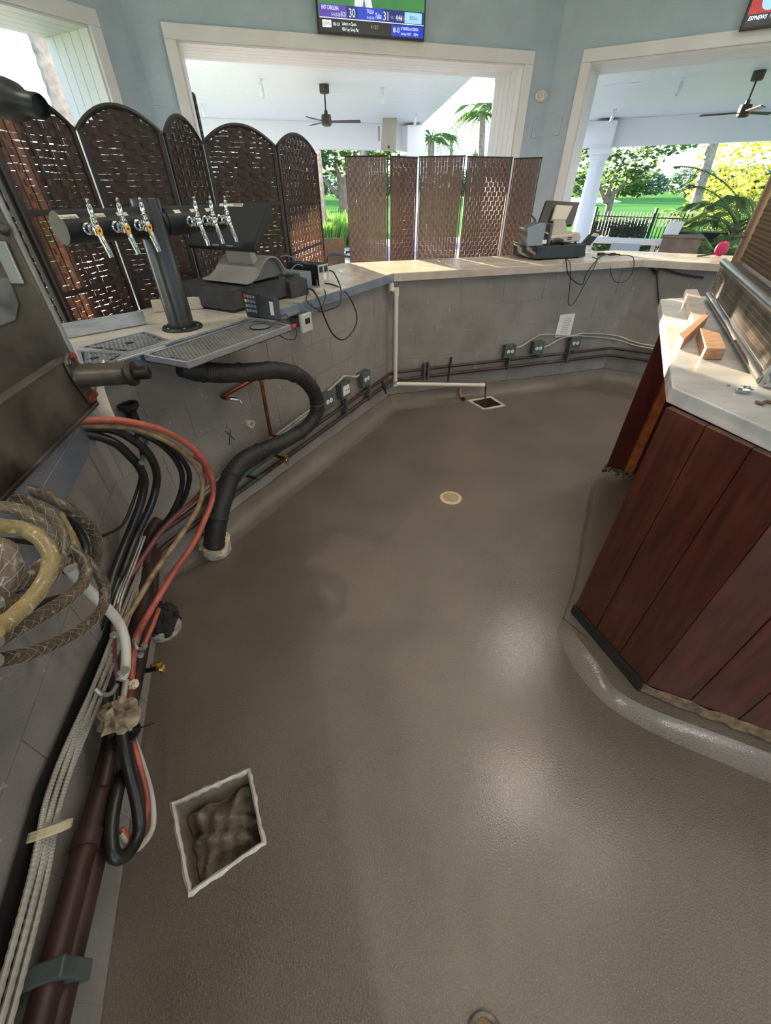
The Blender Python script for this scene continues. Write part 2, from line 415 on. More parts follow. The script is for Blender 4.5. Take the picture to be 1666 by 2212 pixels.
# ------------------------------------------------------------------ ground
gl = [[V(-400, -100, 0), V(400, -100, 0), V(400, 500, 0), V(-400, 500, 0)], [q + (q-RC).normalized()*0.8 for q in RCORN]]
gv = [V(v.x, v.y, -.06) for l in gl for v in l]; gm = M()
gm.add(gv, [(a, b, c) if (gv[b]-gv[a]).cross(gv[c]-gv[a]).z > 0 else (a, c, b) for a, b, c in tessellate_polygon(gl)])
struct(gm.build('ground_lawn', m_grass), 'green golf course lawn stretching to the trees', 'lawn')
pm = M().prism([q + (q-RC).normalized()*0.85 for q in RCORN], -0.5, -0.3)
struct(pm.build('floor_slab', m_patio), 'concrete slab under the bar', 'slab')
pm = M(); pm.prism([PB(-6, .7), PB(6, .7), PB(7.2, 12.4), PB(-7, 12.4)], -0.2, -0.004)
pm.prism([PR(-4.5, .7), PR(6, .7), PR(8, 11), PR(-5.5, 11)], -0.2, -0.008)
struct(pm.build('patio', m_patio), 'pale concrete patio under the porches', 'patio')
# ------------------------------------------------------------------ coves at the foot of the bar walls
def cove(i, amp=0.006):
    p, q, t, n, L = WALLS[i]
    prof = [(0.0, 0.115), (0.012, 0.112), (0.022, 0.07), (0.045, 0.03), (0.085, 0.008), (0.125, 0.0005)]
    N = 26; b = M(); vs = []; fs = []
    for j in range(N+1):
        f = j/N; jz = random.uniform(-amp, amp)
        for d, z in prof:
            a = corner(i-1, d); e = corner(i, d)
            if i == 0: a = WP(0, 0, d)
            ks = min(1.0, .15 + j*.28) if i == 1 else 1.0; a = corner(i-1, d*ks); e = corner(i, d*ks)
            vs.append(a.lerp(e, f) + UP*(z*(ks if i == 1 else 1) + (jz if z > 0.05 else 0)) + n*(random.uniform(-.006, .006) if z < 0.01 else 0))
    m = len(prof)
    for j in range(N):
        for c in range(m-1): fs.append((j*m+c, j*m+c+1, (j+1)*m+c+1, (j+1)*m+c))
    b.add(vs, fs)
    return struct(b.build('baseboard_' + ('left', 'centre', 'back', 'right')[i], m_cove, smooth=True), ('', 'rough epoxy cove at the foot of the wall under the taps', 'rough epoxy cove at the foot of the wall with the drain pipe', 'rough epoxy cove at the foot of the wall beyond the island')[i], 'cove')
for i in (1, 2, 3): cove(i)
# ------------------------------------------------------------------ counters
CT0, CT1 = WTOP, 1.13
def ctr(i, d0, d1, s0=None, s1=None):      # counter polygon on wall i; s limits cut square
    a0 = corner(i-1, d0); a1 = corner(i-1, d1); e0 = corner(i, d0); e1 = corner(i, d1)
    if s0 is not None: a0 = WP(i, s0, d0); a1 = WP(i, s0, d1)
    if s1 is not None: e0 = WP(i, s1, d0); e1 = WP(i, s1, d1)
    return [a0, e0, e1, a1]
def counter(i, label, m_top, m_edge, cuts, dfr=0.06, dbk=-0.62):
    L = WALLS[i][4]; t = thing('bar_counter', label, 'counter', WP(i, L/2, -0.3, CT0))
    cs = [None] + cuts + [None]
    for a, b in zip(cs[:-1], cs[1:]):
        aa = None if a is None else a + 0.002; bb = None if b is None else b - 0.002
        M().prism(ctr(i, dfr-0.012, dbk, aa, bb), CT0, CT1 + random.uniform(0, .0015)).build('slab', m_top, t, bevel=0.003)
    M().prism(ctr(i, dfr, dfr-0.011), CT0-0.012, CT1).build('edge_trim', m_edge, t, bevel=0.002)
    return t
m_steelb = mat('counter_steel_edge', (178, 188, 200), 0.25, 0.75, col2=(154, 164, 176), scale=10)
m_edge2 = mat('beige_stone_edge', (196, 184, 168), 0.35, col2=(170, 158, 144), scale=7)
c0_ = counter(0, 'steel topped bar counter at the left under the rusty machine', m_steelm, m_steelb, [], 0.13, -0.62)
M().prism(ctr(0, 0.13, 0.122), CT0-0.10, CT0-0.013).build('apron', m_steelb, c0_, bevel=0.002)
counter(1, 'bar counter with steel front edge carrying the beer taps and till', m_stone, m_steelb, [0.95, 1.75])
counter(2, 'beige stone bar counter in front of the flat folding screen', m_stone, m_edge2, [0.62, 1.24, 1.86])
counter(3, 'bar counter at the right beyond the marble island', m_stone, m_edge2, [0.8, 1.6])
# ------------------------------------------------------------------ marble topped island
IT0, IT1 = 1.10, 1.15
K1 = pz(1428, 646, IT1); K2 = pz(1453, 836, IT1)
K3 = K2 + azdir(163)*0.44; K4 = K3 + azdir(118)*1.5; K0 = K1 + azdir(75)*1.0
t = thing('island_cabinet', 'red stained wooden island cabinet with boarded sides at the right', 'cabinet', (1.9, 1.6, 0.0))
E1, E2 = V(0.905, 1.215, 0), V(1.035, 0.82, 0)
E3 = E2 + azdir(116.5)*1.25
def boards(a, b, n, z0, z1):
    d = (b-a).normalized(); nn = V(-d.y, d.x, 0)
    if (EYE - a).dot(nn) < 0: nn = -nn
    L = (b-a).length
    for k in range(n):
        g = 0.0012; h = random.uniform(-0.001, 0.001)
        c = a + d*(L*(k+.5)/n) - nn*(0.012 - h)
        M().box(c + UP*((z0+z1)/2), (L/n - 2*g, 0.024, z1-z0), (d, nn, UP)).build('board', m_wood, t, bevel=0.002)
    return d, nn
dA, nA = boards(E1, E2, 3, 0.10, IT0)
dB, nB = boards(E2 + dA*0.002, E3, 8, 0.10, IT0)
M().bar(E1 - nA*0.03 + UP*0.03, E2 - nA*0.03 + UP*0.03, 0.01, 0.01).build('rear_batten', m_raw, t)
core = M().prism([E1 - nA*0.03 + dA*0.05, E2 - nA*0.03 - nB*0.03, E3 - nB*0.03, E3 + V(.4, .9, 0), V(2.2, 2.2, 0), V(1.75, 1.75, 0)], 0.08, IT0-0.01)
core.build('carcass', m_woodd, t)
F1 = pz(1311, 1006, 0.12); fd = azdir(118)
M().box(F1 + fd*0.055 + UP*0.49, (0.11, 0.02, 0.98), (fd, V(fd.y, -fd.x, 0), UP)).build('end_panel', m_woodd, t)
M().box(F1 + fd*0.14 + UP*0.49 + V(fd.y, -fd.x, 0)*-0.01, (0.06, 0.02, 0.98), (fd, V(fd.y, -fd.x, 0), UP)).build('raw_edge_strip', m_raw, t)
M().prism([F1 + fd*0.17, F1 + fd*0.9, F1 + fd*0.9 + azdir(28)*0.4, F1 + fd*0.17 + azdir(28)*0.4], 0.1, IT0-0.01).build('rear_carcass', m_woodd, t)
bb = M().bar(E1 + nA*0.004 + dA*(-.004) + UP*0.062, E2 + nA*0.004 + UP*0.068, 0.012, 0.075)
bb.build('black_base_strip', m_blackb, t, bevel=0.003)
db = M(); N = 40; ring = []
for k in range(N+1):
    c = E2.lerp(E3, k/N)
    r = random.uniform(0, .012)
    ring.append((c + nB*(0.005+r) + UP*0.055, c + nB*(-.002 + r*.5) + UP*(0.098 + random.uniform(-.008, .012))))
db.add([q for a in ring for q in a], [(2*k, 2*k+2, 2*k+3, 2*k+1) for k in range(N)]).build('crumbled_base', m_debris, t)
db = M()
for k in range(26):
    c = F1 + fd*random.uniform(.0, .16) + V(random.uniform(-.02, .02), random.uniform(-.03, .02), -random.uniform(0.005, .05))
    db.box(c, (random.uniform(.008, .03), .015, random.uniform(.01, .035)), frame(V(random.random()-.5, random.random()-.5, random.random())))
o = db.build('broken_debris', m_debris, t); o['kind'] = 'stuff'
# epoxy curb under the island
ou = [pz(*q) for q in ((1352, 1028), (1284, 1040), (1262, 1130), (1242, 1250), (1212, 1345), (1206, 1375), (1262, 1472), (1370, 1562), (1666, 1692))]
inn = [pz(*q, .045) for q in ((1352, 1030), (1296, 1040), (1272, 1130), (1250, 1250), (1222, 1330), (1221, 1338), (1290, 1430), (1366, 1512), (1666, 1628))]
_e = azdir(116.5)*1.15; ou += [ou[-1] + _e]; inn += [inn[-1] + _e]; far = V(3.0, 1.3, 0)
ou = spl(ou, 5); inn = spl(inn, 5); cb = M(); n_ = len(ou)
mid_ = [a.lerp(b, .62) - UP*.012 for a, b in zip(ou, inn)]
cb.add(ou + mid_ + inn, [(i + q, i+1 + q, i+1+n_ + q, i+n_ + q) for i in range(n_-1) for q in (0, n_)])
cb.add([q.copy() for q in inn] + [far + UP*.045], [tuple(range(n_+1))])
struct(cb.build('baseboard_island', m_floor, smooth=True), 'low rough epoxy curb around the foot of the wooden island', 'curb')
mt = M().prism([K1, K2, K3, K4, K4 + V(.6, 1.3, 0), K0], IT0, IT1)
tag(mt.build('marble_top', m_marble, bevel=0.004), 'thick white and grey marble slab on the wooden island', 'marble top')
# ================================================================== things on the left counter
t1, n1 = WALLS[1][2], WALLS[1][3]
t2, n2 = WALLS[2][2], WALLS[2][3]
m_hole = mat('dark_pan', (26, 25, 24), 0.6)
def inside(p, poly):
    r = False; n = len(poly)
    for i in range(n):
        a = poly[i]; b = poly[(i+1) % n]
        if (a.y > p.y) != (b.y > p.y) and p.x < (b.x-a.x)*(p.y-a.y)/(b.y-a.y)+a.x: r = not r
    return r
def perf(poly, z, ux, pitch, hr, elong=1.0):
    """perforated sheet: a ring of metal round every real hole, clipped to the polygon"""
    poly = [Vector(q) for q in poly]; ux = Vector(ux); uy = V(-ux.y, ux.x, 0); o = poly[0]; b = M()
    us = [(q-o).dot(ux) for q in poly]; vs_ = [(q-o).dot(uy) for q in poly]
    py_ = pitch*0.87; r = 0
    v = min(vs_)
    while v < max(vs_):
        u = min(us) + (pitch/2 if r % 2 else 0) - pitch
        while u < max(us) + pitch:
            c = o + ux*u + uy*v
            cell = [c + ux*(sx_*pitch/2) + uy*(sy_*py_/2) for sx_, sy_ in ((-1,-1),(0,-1),(1,-1),(1,0),(1,1),(0,1),(-1,1),(-1,0))]
            if all(inside(q, poly) for q in cell):
                ho = [c + ux*(hr*elong*math.cos(math.pi*(1.25+k*.25))) + uy*(hr*math.sin(math.pi*(1.25+k*.25))) for k in range(8)]
                T = [V(q.x, q.y, z) for q in cell] + [V(q.x, q.y, z) for q in ho] + [V(q.x, q.y, z-0.002) for q in ho]
                b.add(T, [(k, (k+1) % 8, (k+1) % 8 + 8, k+8) for k in range(8)] + [(k+8, (k+1) % 8 + 8, (k+1) % 8 + 16, k+16) for k in range(8)])
            u += pitch
        v += py_; r += 1
    return b
def rim(poly, z0, z1, wdt):
    b = M(); n = len(poly); c = sum((Vector(q) for q in poly), V(0,0,0))/n
    inn_ = []
    for i in range(n):
        a = Vector(poly[i-1]); p = Vector(poly[i]); e = Vector(poly[(i+1) % n])
        d1 = (p-a).normalized(); d2_ = (e-p).normalized(); nn1 = V(-d1.y, d1.x, 0); nn2 = V(-d2_.y, d2_.x, 0)
        if (c-p).dot(nn1) < 0: nn1 = -nn1
        if (c-p).dot(nn2) < 0: nn2 = -nn2
        bi = (nn1+nn2); bi.normalize(); inn_.append(p + bi*(wdt/max(0.3, bi.dot(nn1))))
    for i in range(n):
        j = (i+1) % n
        P_ = [poly[i], poly[j], inn_[j], inn_[i]]
        b.prism(P_, z0, z1)
    return b, inn_
# drip tray hung in front of the counter
A1 = BA
tL, tR = 0.42, 1.06
DT = [WP(1, (pz(409, 783, 1.125)-BA).dot(t1), .315), WP(1, (pz(641, 703, 1.125)-BA).dot(t1), .315), WP(1, (pz(641, 703, 1.125)-BA).dot(t1), .075), WP(1, (pz(409, 783, 1.125)-BA).dot(t1)-.02, .075)]
t = thing('drip_tray', 'long perforated steel drip tray jutting from the counter under the taps', 'drip tray', sum(DT, V(0,0,0))/4 + UP*1.098)
rb, di = rim(DT, 1.097, 1.125, 0.012)
rb.build('tray_rim', m_steel, t, bevel=0.0015)
perf(di, 1.122, t1, 0.0175, 0.0052, 1.15).build('perforated_sheet', m_steelm, t)
M().prism(DT, 1.096, 1.1).build('tray_pan', m_hole, t)
gc = pz(562, 706, 1.125)
M().lathe(gc, UP, [(0.050, -0.001), (0.050, 0.0025), (0.047, 0.0025), (0.047, -0.001)], 28).build('rinser_ring', m_black, t)
M().lathe(gc, UP, [(0.0465, -0.001), (0.0465, 0.0015), (0.0, 0.0018)], 24).build('rinser_plate', m_steelm, t)
M().box(pz(634, 704, 1.112), (0.012, 0.03, 0.014), (n1, t1, UP)).build('red_clip', mat('red_plastic', (190, 50, 44), 0.5), t)
for q in ((497, 770), (566, 742)):
    pq = WP(1, (pz(*q, 1.05)-BA).dot(t1), 0.2)
    M().cyl(pq + UP*1.05, pq + UP*1.097, 0.012, 10).build('drain_stub', m_copper, t)
# perforated corner pans beside the machine
PA = [pz(*q, 1.134) for q in ((168, 752), (312, 716), (366, 735), (278, 763))]
PBn = [pz(*q, 1.134) for q in ((166, 757), (274, 764), (236, 789), (176, 794))]
for poly, lb in ((PA, 'perforated steel corner pan in front of the steel upstand by the tap tower'), (PBn, 'perforated steel pan between the rusty machine and the bend in the counter')):
    t = thing('perforated_pan', lb, 'steel pan', sum(poly, V(0,0,0))/4 - UP*0.0035, 'perforated corner pans')
    rb, di = rim(poly, 1.1305, 1.1365, 0.012); rb.build('pan_rim', m_steel, t)
    perf(di, 1.136, t1, 0.019, 0.0045, 1.4).build('perforated_sheet', m_steel, t)
    M().prism(poly, 1.1302, 1.1312).build('pan_bottom', m_hole, t)
    cc = di[0].lerp(di[2], 0.55)
    M().lathe(V(cc.x, cc.y, 1.1363), UP, [(0.018, 0), (0.018, 0.0006), (0.0, 0.0006)], 18).build('drain_hole', m_hole, t)
# steel upstand behind the pans and stone upstand behind the tower
a_, b_ = pz(143, 732, 1.131), pz(318, 700, 1.131)
M_ = M().bar(a_ + UP*.032, b_ + UP*.032, 0.012, 0.062)
tag(M_.build('steel_upstand', m_steel, bevel=0.003), 'shiny steel upstand along the back of the corner pans', 'upstand')
a_, b_ = pz(304, 690, 1.131) + V(.0, .16, 0), pz(372, 684, 1.131) + V(.02, .16, 0)
tag(M().bar(a_ + UP*.03, b_ + UP*.03 + (b_-a_)*.5, 0.03, 0.058).build('stone_upstand', m_stone, bevel=0.003), 'beige stone upstand behind the base of the tap tower', 'upstand')
# gilt trim on the counter edge at the bend
e0, e1 = WP(1, 0.02, 0.068, 1.128), WP(1, 0.40, 0.068, 1.128)
tag(M().bar(e0, e1, 0.02, 0.012).build('edge_moulding', m_steel, bevel=0.003), 'bright steel moulding on the counter edge at the bend', 'moulding')
# crumpled towel under the machine
# ------------------------------------------------------------------ beer tower
TC = pz(395, 708, 1.131)
t = thing('beer_tower', 'black T-shaped beer tower with six chrome taps', 'beer tower', TC)
M().lathe(TC, UP, [(0.092, 0), (0.092, 0.006), (0.086, 0.012), (0.060, 0.013), (0.060, 0.018)], 36).build('base_flange', m_blackm, t, smooth=True)
for k in range(6):
    a = k*math.pi/3
    M().lathe(TC + V(math.cos(a), math.sin(a), 0)*0.076 + UP*0.012, UP, [(0.005, 0), (0.005, 0.003), (0.003, 0.004)], 8).build('flange_screw', m_steelm, t)
m_towb = mat('black_tower_finish', (32, 35, 36), 0.32, col2=(38, 40, 40), scale=5, spec=0.6, col3=(176, 150, 112), scale3=120, lo3=0.72, hi3=0.76)
M().lathe(TC, UP, [(0.056, 0.012), (0.056, 0.49), (0.054, 0.494), (0.0, 0.494)], 40).build('column', m_towb, t, smooth=True)
zb = 1.545; rb_ = 0.052
bc = V(TC.x, TC.y, zb)
for sg in (-1, 1):
    br = M().lathe(bc, t1*sg, [(rb_, 0.03), (rb_, 0.366), (rb_*0.97, 0.37), (0.0, 0.37)], 32).build('cross_tube', m_blackm, t, smooth=True)
    M().lathe(bc, t1*sg, [(rb_+.004, 0.05), (rb_+.004, 0.062), (rb_, 0.064)], 32).build('collar', m_blackm, br, smooth=True)
m_gold = mat('gilt_shield', (236, 176, 84), 0.35, 0.6)
m_lab = mat('cream_label', (212, 204, 184), 0.6)
TAPS = [(188, 0), (246, 1), (296, 2), (413, 3), (451, 4), (485, 5)]
tap_s = [-0.30, -0.19, -0.098, 0.155, 0.24, 0.325]
LAB = ['Yuengling', 'Bud Lt', '', '', '', '']
for k, s in enumerate(tap_s):
    o_ = bc + t1*s + n1*rb_*0.95 + UP*(-0.004)
    tp = M().lathe(o_, n1, [(0.019, -0.006), (0.019, 0.004), (0.015, 0.006), (0.015, 0.022), (0.018, 0.023), (0.018, 0.032), (0.013, 0.034), (0.013, 0.048)], 18).build('tap', m_chrome, t, smooth=True)
    h = o_ + n1*0.056
    body = M().lathe(h - UP*0.012, UP, [(0.011, -0.006), (0.0145, 0.0), (0.0145, 0.022), (0.011, 0.026), (0.0125, 0.03), (0.0125, 0.038), (0.007, 0.042)], 16)
    body.build('tap_body', m_chrome, tp, smooth=True)
    sp_ = spl([o_ + n1*0.03 - UP*0.004, h - UP*0.008, h + n1*0.014 - UP*0.036, h + n1*0.024 - UP*0.066, h + n1*0.028 - UP*0.085], 5)
    M().tube(sp_, [0.011]*6 + [0.0105]*5 + [0.0095]*5 + [0.0088]*5, 14).build('spout', m_chrome, tp, smooth=True)
    M().lathe(h + UP*0.026, (UP + n1*0.12), [(0.0085, 0), (0.0115, 0.003), (0.0115, 0.009), (0.0065, 0.012), (0.006, 0.016), (0.0085, 0.018), (0.0075, 0.044), (0.004, 0.048), (0.0055, 0.052), (0.0055, 0.06), (0.002, 0.063)], 14).build('lever_stem', m_chrome, tp, smooth=True)
    if k < 3:
        fc = h + n1*0.0155 - t1*0.004
        sh = [(-.011, .010), (0, .014), (.011, .010), (.010, -.004), (0, -.020), (-.010, -.004)]
        M().ext([fc + t1*a + UP*(b - 0.006) + n1*0.0 for a, b in sh], n1*0.004).build('shield_badge', m_gold, tp, bevel=0.001)
        M().lathe(fc + n1*0.004 - UP*0.004, n1, [(0.0045, 0), (0.0045, .001), (0.003, .001), (0.003, 0)], 14).build('badge_ring', mat('badge_brown%d' % k, (110, 70, 40), 0.5), tp)
    # label strip pasted on the tube above the tap
    lc = bc + t1*(s - 0.045); an = math.radians(38)
    rr = rb_ + 0.0008; wdt = (0.032 if k == 0 else 0.022) if k < 3 else 0.016
    vs_ = []; fs_ = []
    for j in range(5):
        a2 = an + math.radians(-6 + 4*j); nn = n1*math.cos(a2) + UP*math.sin(a2)
        vs_ += [lc - t1*wdt + nn*rr, lc + t1*wdt + nn*rr]
    fs_ = [(2*j, 2*j+1, 2*j+3, 2*j+2) for j in range(4)]
    lo_ = M().add(vs_, fs_).build('label_strip', m_lab, t)
    if LAB[k]:
        a2 = an; nn = n1*math.cos(a2) + UP*math.sin(a2); uy = UP*math.cos(a2) - n1*math.sin(a2)
        text_mesh('label_text', LAB[k], 0.011, lc - t1*wdt*0.85 + nn*(rr+.0006) - uy*0.004, t1, uy, m_ink, lo_, width=wdt*1.6, thick=0.0001)
# ------------------------------------------------------------------ till beside the tower
Q = pz(505, 678, 1.131)
def LQ(a, b, z): return Q + n1*a + t1*b + UP*(z - 1.131)
def pt1(x, y, b): return pp(x, y, Q + t1*b, t1)
t = thing('cash_drawer', 'dusty black cash drawer under the till beside the beer tower', 'cash drawer', LQ(-.2, .23, 1.131))
M().box(LQ(-.21, .225, 1.195), (0.43, 0.45, 0.105), (n1, t1, UP)).build('drawer_case', m_dust, t, bevel=0.006)
M().box(LQ(0.003, .225, 1.19), (0.008, 0.42, 0.08), (n1, t1, UP)).build('drawer_front', m_dust, t, bevel=0.002)
for a in (-.38, -.04):
    for b in (.04, .41): M().cyl(LQ(a, b, 1.131), LQ(a, b, 1.143), 0.014, 10).build('rubber_foot', m_rub, t)
DZ = 1.2475
t = thing('till_terminal', 'black touch screen till on a curved grey stand facing the tap tower', 'till', LQ(-.12, .22, DZ))
prof = [(.09, 1.268), (.13, 1.272), (.18, 1.295), (.225, 1.335), (.27, 1.362), (.315, 1.366), (.355, 1.348), (.385, 1.31), (.395, 1.275)]
pr = spl([V(a, b, 0) for a, b in prof], 4); th = 0.008
sh = M(); vs_ = []; fs_ = []
for q in pr:
    k = min(1, max(0, (q.x-.09)/.3)); w0, w1 = -.285 + .02*k, .045 + .01*k
    vs_ += [LQ(w0, q.x, q.y), LQ(w1, q.x, q.y), LQ(w1, q.x, q.y - th), LQ(w0, q.x, q.y - th)]
nq = len(pr)
for j in range(nq-1):
    for c in range(4): fs_.append((4*j+c, 4*j+(c+1) % 4, 4*j+4+(c+1) % 4, 4*j+4+c))
fs_ += [(0, 1, 2, 3), (4*nq-1, 4*nq-2, 4*nq-3, 4*nq-4)]
sh.add(vs_, fs_).build('curved_stand', m_grey, t, smooth=True)
sd_ = [LQ(.03, q.x, q.y-th) for q in pr] + [LQ(.03, .395, 1.27), LQ(.03, .12, 1.262)]
M().ext(sd_, -n1*0.004).build('stand_side_plate', mat('slate_plastic', (84, 84, 84), 0.5), t)
for a in (-.25, .02):
    for b in (.15, .37): M().cyl(LQ(a, b, DZ), LQ(a, b, 1.275), 0.011, 8).build('stand_foot', m_black, t)
nk = M().ext([LQ(-.20, .215, 1.33), LQ(.0, .215, 1.33), LQ(-.02, .19, 1.435), LQ(-.18, .19, 1.435)], t1*0.05)
nk.build('neck', m_grey, t, bevel=0.01)
sBR = pt1(549, 539, .14); sTR = pt1(583, 441, .30); sBL = pt1(403, 529, .14); sTL = sTR + (sBL - sBR)
sn = (sBR - sBL).cross(sTR - sBR).normalized()
if sn.dot(EYE - sBR) < 0: sn = -sn
scr = M().ext([sBL, sBR, sTR, sTL], -sn*0.028).build('screen_housing', m_blackm, t, bevel=0.006)
ii = inset([sBL, sBR, sTR, sTL], 0.94)
M().ext([q + sn*0.0008 for q in ii], -sn*0.0006).build('glass_panel', mat('dark_glass', (30, 31, 34), 0.42, spec=0.4), scr)
ux_ = (sBR - sBL).normalized(); uy_ = (sTR - sBR).normalized()
text_mesh('screen_text', 'MICROS', 0.013, sBL.lerp(sBR, .40) + uy_*0.006 + sn*0.0012, ux_, uy_, m_grey2, scr, thick=0.0002)
text_mesh('screen_text', 'ORACLE', 0.013, sBL.lerp(sBR, .60) + uy_*0.006 + sn*0.0012, ux_, uy_, m_grey2, scr, thick=0.0002)
tp_ = [sTL.lerp(sTR, .30), sTL.lerp(sTR, .64)]
tpe = M().ext([tp_[0] - uy_*.016 + sn*.0012, tp_[1] - uy_*.016 + sn*.0012, tp_[1] + sn*.0012, tp_[0] + sn*.0012], sn*.0005).build('tape_label', m_lab, scr)
for u_, w_ in ((.36, .03), (.50, .05), (.56, .06)):
    a_ = sTL.lerp(sTR, u_) - uy_*.010 + sn*.0018; M().ext([a_, a_ + ux_*w_*.6, a_ + ux_*w_*.6 + uy_*.004, a_ + uy_*.004], sn*.0003).build('faded_print', m_ink, tpe)
bk = inset([sBL, sBR, sTR, sTL], 0.72)
M().ext([q - sn*0.028 for q in bk], -sn*0.03).build('rear_bulge', m_black, scr, bevel=0.006)
# card reader propped against the drawer
cBL, cBR, cTR, cTL = pt1(533, 684, -.06), pt1(599, 692, -.06), pt1(592, 642, -.025), pt1(520, 628, -.025)
cn = (cBR - cBL).cross(cTL - cBL).normalized()
if cn.dot(EYE - cBL) < 0: cn = -cn
t = thing('card_reader', 'black card reader with coloured keys propped beside the till drawer', 'card reader', (cBL+cBR)/2)
bd = M().ext([cBL, cBR, cTR, cTL], -cn*0.035).build('reader_body', m_black, t, bevel=0.006)
def cq(u, v): return (cBL.lerp(cBR, u)).lerp(cTL.lerp(cTR, u), v)
for r in range(4):
    for c in range(4):
        u0 = .07 + c*.09; v0 = .78 - r*.19
        mk = m_grey2 if c else (MATS['red_plastic'] if r == 0 else MATS.get('yellow_key') or mat('yellow_key', (226, 190, 70), 0.5)) if r < 2 else (MATS.get('green_key') or mat('green_key', (86, 170, 120), 0.5))
        if c: mk = MATS.get('grey_key') or mat('grey_key', (120, 120, 122), 0.5)
        M().ext([cq(u0, v0), cq(u0+.06, v0), cq(u0+.06, v0+.11), cq(u0, v0+.11)], cn*0.003).build('key', mk, bd)
M().ext([cq(.50, .18), cq(.76, .18), cq(.76, .86), cq(.50, .86)], cn*0.001).build('display', MATS['dark_glass'], bd)
M().ext([cq(.83, .2), cq(.94, .2), cq(.94, .78), cq(.83, .78)], cn*0.0012).build('contactless_pad', m_grey2, bd)
# black printer and grey adapter box right of the drawer
o_ = pz(611, 643, 1.131); 
t = thing('receipt_printer', 'dusty black receipt printer lying between the till drawer and the battery box', 'printer', o_)
pts = [o_, o_ + n1*.075, o_ + n1*.07 + UP*.085, o_ - n1*.02 + UP*.10, o_ - n1*.10 + UP*.10, o_ - n1*.10]
M().ext(pts, t1*0.17).build('printer_body', m_dust, t, bevel=0.006)
M().ext([o_ - n1*.06 + UP*.102 + t1*.03, o_ - n1*.01 + UP*.102 + t1*.03, o_ - n1*.01 + UP*.102 + t1*.14, o_ - n1*.06 + UP*.102 + t1*.14], UP*.004).build('paper_cover', m_black, t)
o_ = pz(690, 618, 1.131)
t = thing('battery_box', 'black battery backup box with grey socket face on the counter', 'battery box', o_)
M().ext([o_, o_ + t1*.115, o_ + t1*.115 + UP*.125, o_ + UP*.125], -n1*.26).build('box_case', m_black, t, bevel=0.005)
fp = M().ext([o_ + n1*.001, o_ + t1*.115 + n1*.001, o_ + t1*.115 + UP*.122 + n1*.001, o_ + UP*.122 + n1*.001], n1*.003).build('socket_face', m_grey2, t)
for k in range(2):
    c = o_ + t1*(.03 + .055*k) + UP*.095 + n1*.004
    M().box(c, (.038, .003, .034), (t1, n1, UP)).build('socket', m_black, fp)
M().box(o_ + t1*.07 + UP*.05 + n1*.0045, (.035, .001, .035), (t1, n1, UP)).build('white_sticker', m_paper, fp)
o_ = pz(648, 628, 1.131) + t1*.02
tag(M().ext([o_, o_ + t1*.12, o_ + t1*.12 + UP*.095, o_ + UP*.1], -n1*.2).build('adapter_box', mat('blue_grey_case', (112, 120, 126), 0.5), bevel=0.006), 'blue grey adapter box between the printer and the battery box', 'adapter box')
# junction plate under the counter edge
c = pw(1, 661, 697, 0.10)
vx = (pw(1, 677, 694, .10) - pw(1, 646, 700, .10)).normalized()
t = thing('junction_plate', 'beige square cover plate with dark slot under the counter edge', 'cover plate', c - UP*.05)
pl_ = M().box(c, (0.105, 0.02, 0.105), (t1, n1, UP)).build('plate', m_grey2, t, bevel=0.008)
M().box(c + n1*.0105 + t1*.005 + UP*.01, (0.045, 0.002, 0.03), (t1, n1, UP)).build('slot', m_black, pl_)
M().bar(c - n1*.01, c - n1*.1, .05, .05).build('back_box', m_box, t)
# loose cables around the till
def cable(name, pts, r, m_, label, cat='cable', n=7, k=8, group=None):
    return tag(M().tube(spl(pts, k), r, n).build(name, m_, smooth=True), label, cat, group)
m_bcab = mat('blue_grey_cable', (96, 112, 130), 0.5)
C1 = lambda x, y, z: pz(x, y, z)
W = lambda x, y, d: pw(1, x, y, d)
cable('power_cable', [W(711, 584, -.15), W(722, 590, -.06), W(735, 618, .06), W(737, 640, .10), W(731, 660, .11), W(700, 672, .10), W(688, 672, .07)], 0.0045, m_black, 'black power cable from the battery box sockets drooping over the steel edge')
cable('power_cable', [W(702, 612, -.13), W(725, 617, -.04), W(750, 635, .08), W(769, 672, .12), W(768, 705, .12), W(745, 733, .12), W(722, 725, .12), W(703, 690, .12), W(690, 650, .10), W(676, 628, -.0), W(660, 622, -.1)], 0.005, m_black, 'long black power cable hanging in a big loop below the counter edge')
cable('data_cable', [W(606, 555, -.3), W(622, 553, -.3), W(655, 565, -.26), W(680, 592, -.2), W(686, 620, -.12)], 0.004, m_bcab, 'blue grey data cable arching from till to battery box')
cable('data_cable', [W(655, 575, -.2), W(640, 572, -.22), W(628, 590, -.2), W(650, 612, -.12), W(680, 628, -.08), W(676, 650, .05), W(676, 675, .09), W(660, 668, .09), W(645, 655, .06), W(620, 658, .02)], 0.0035, m_bcab, 'blue grey data cable curling down over the steel edge by the junction plate')
cable('thin_cable', [W(600, 590, -.22), W(640, 605, -.12), W(665, 625, -.05), W(663, 650, .07), W(690, 668, .09), W(704, 640, .08), W(700, 625, -.04)], 0.003, m_black, 'thin black cable looping beside the adapter box')
cable('reader_cable', [W(600, 690, .1), W(618, 680, .09), W(630, 700, .11), W(641, 715, .13), W(636, 732, .13), W(618, 732, .13), W(604, 724, .15)], 0.003, m_black, 'thin black cable of the card reader hanging past the drip tray end')
cable('thin_cable', [W(594, 598, -.16), W(592, 612, -.1), W(594, 620, -.08)], 0.003, m_grey2, 'short grey cable stub beside the curved till stand')
# ================================================================== pipes and hoses along the bar wall
def runs(px, i, d): return [pw(i, x, y, d) for x, y in px]
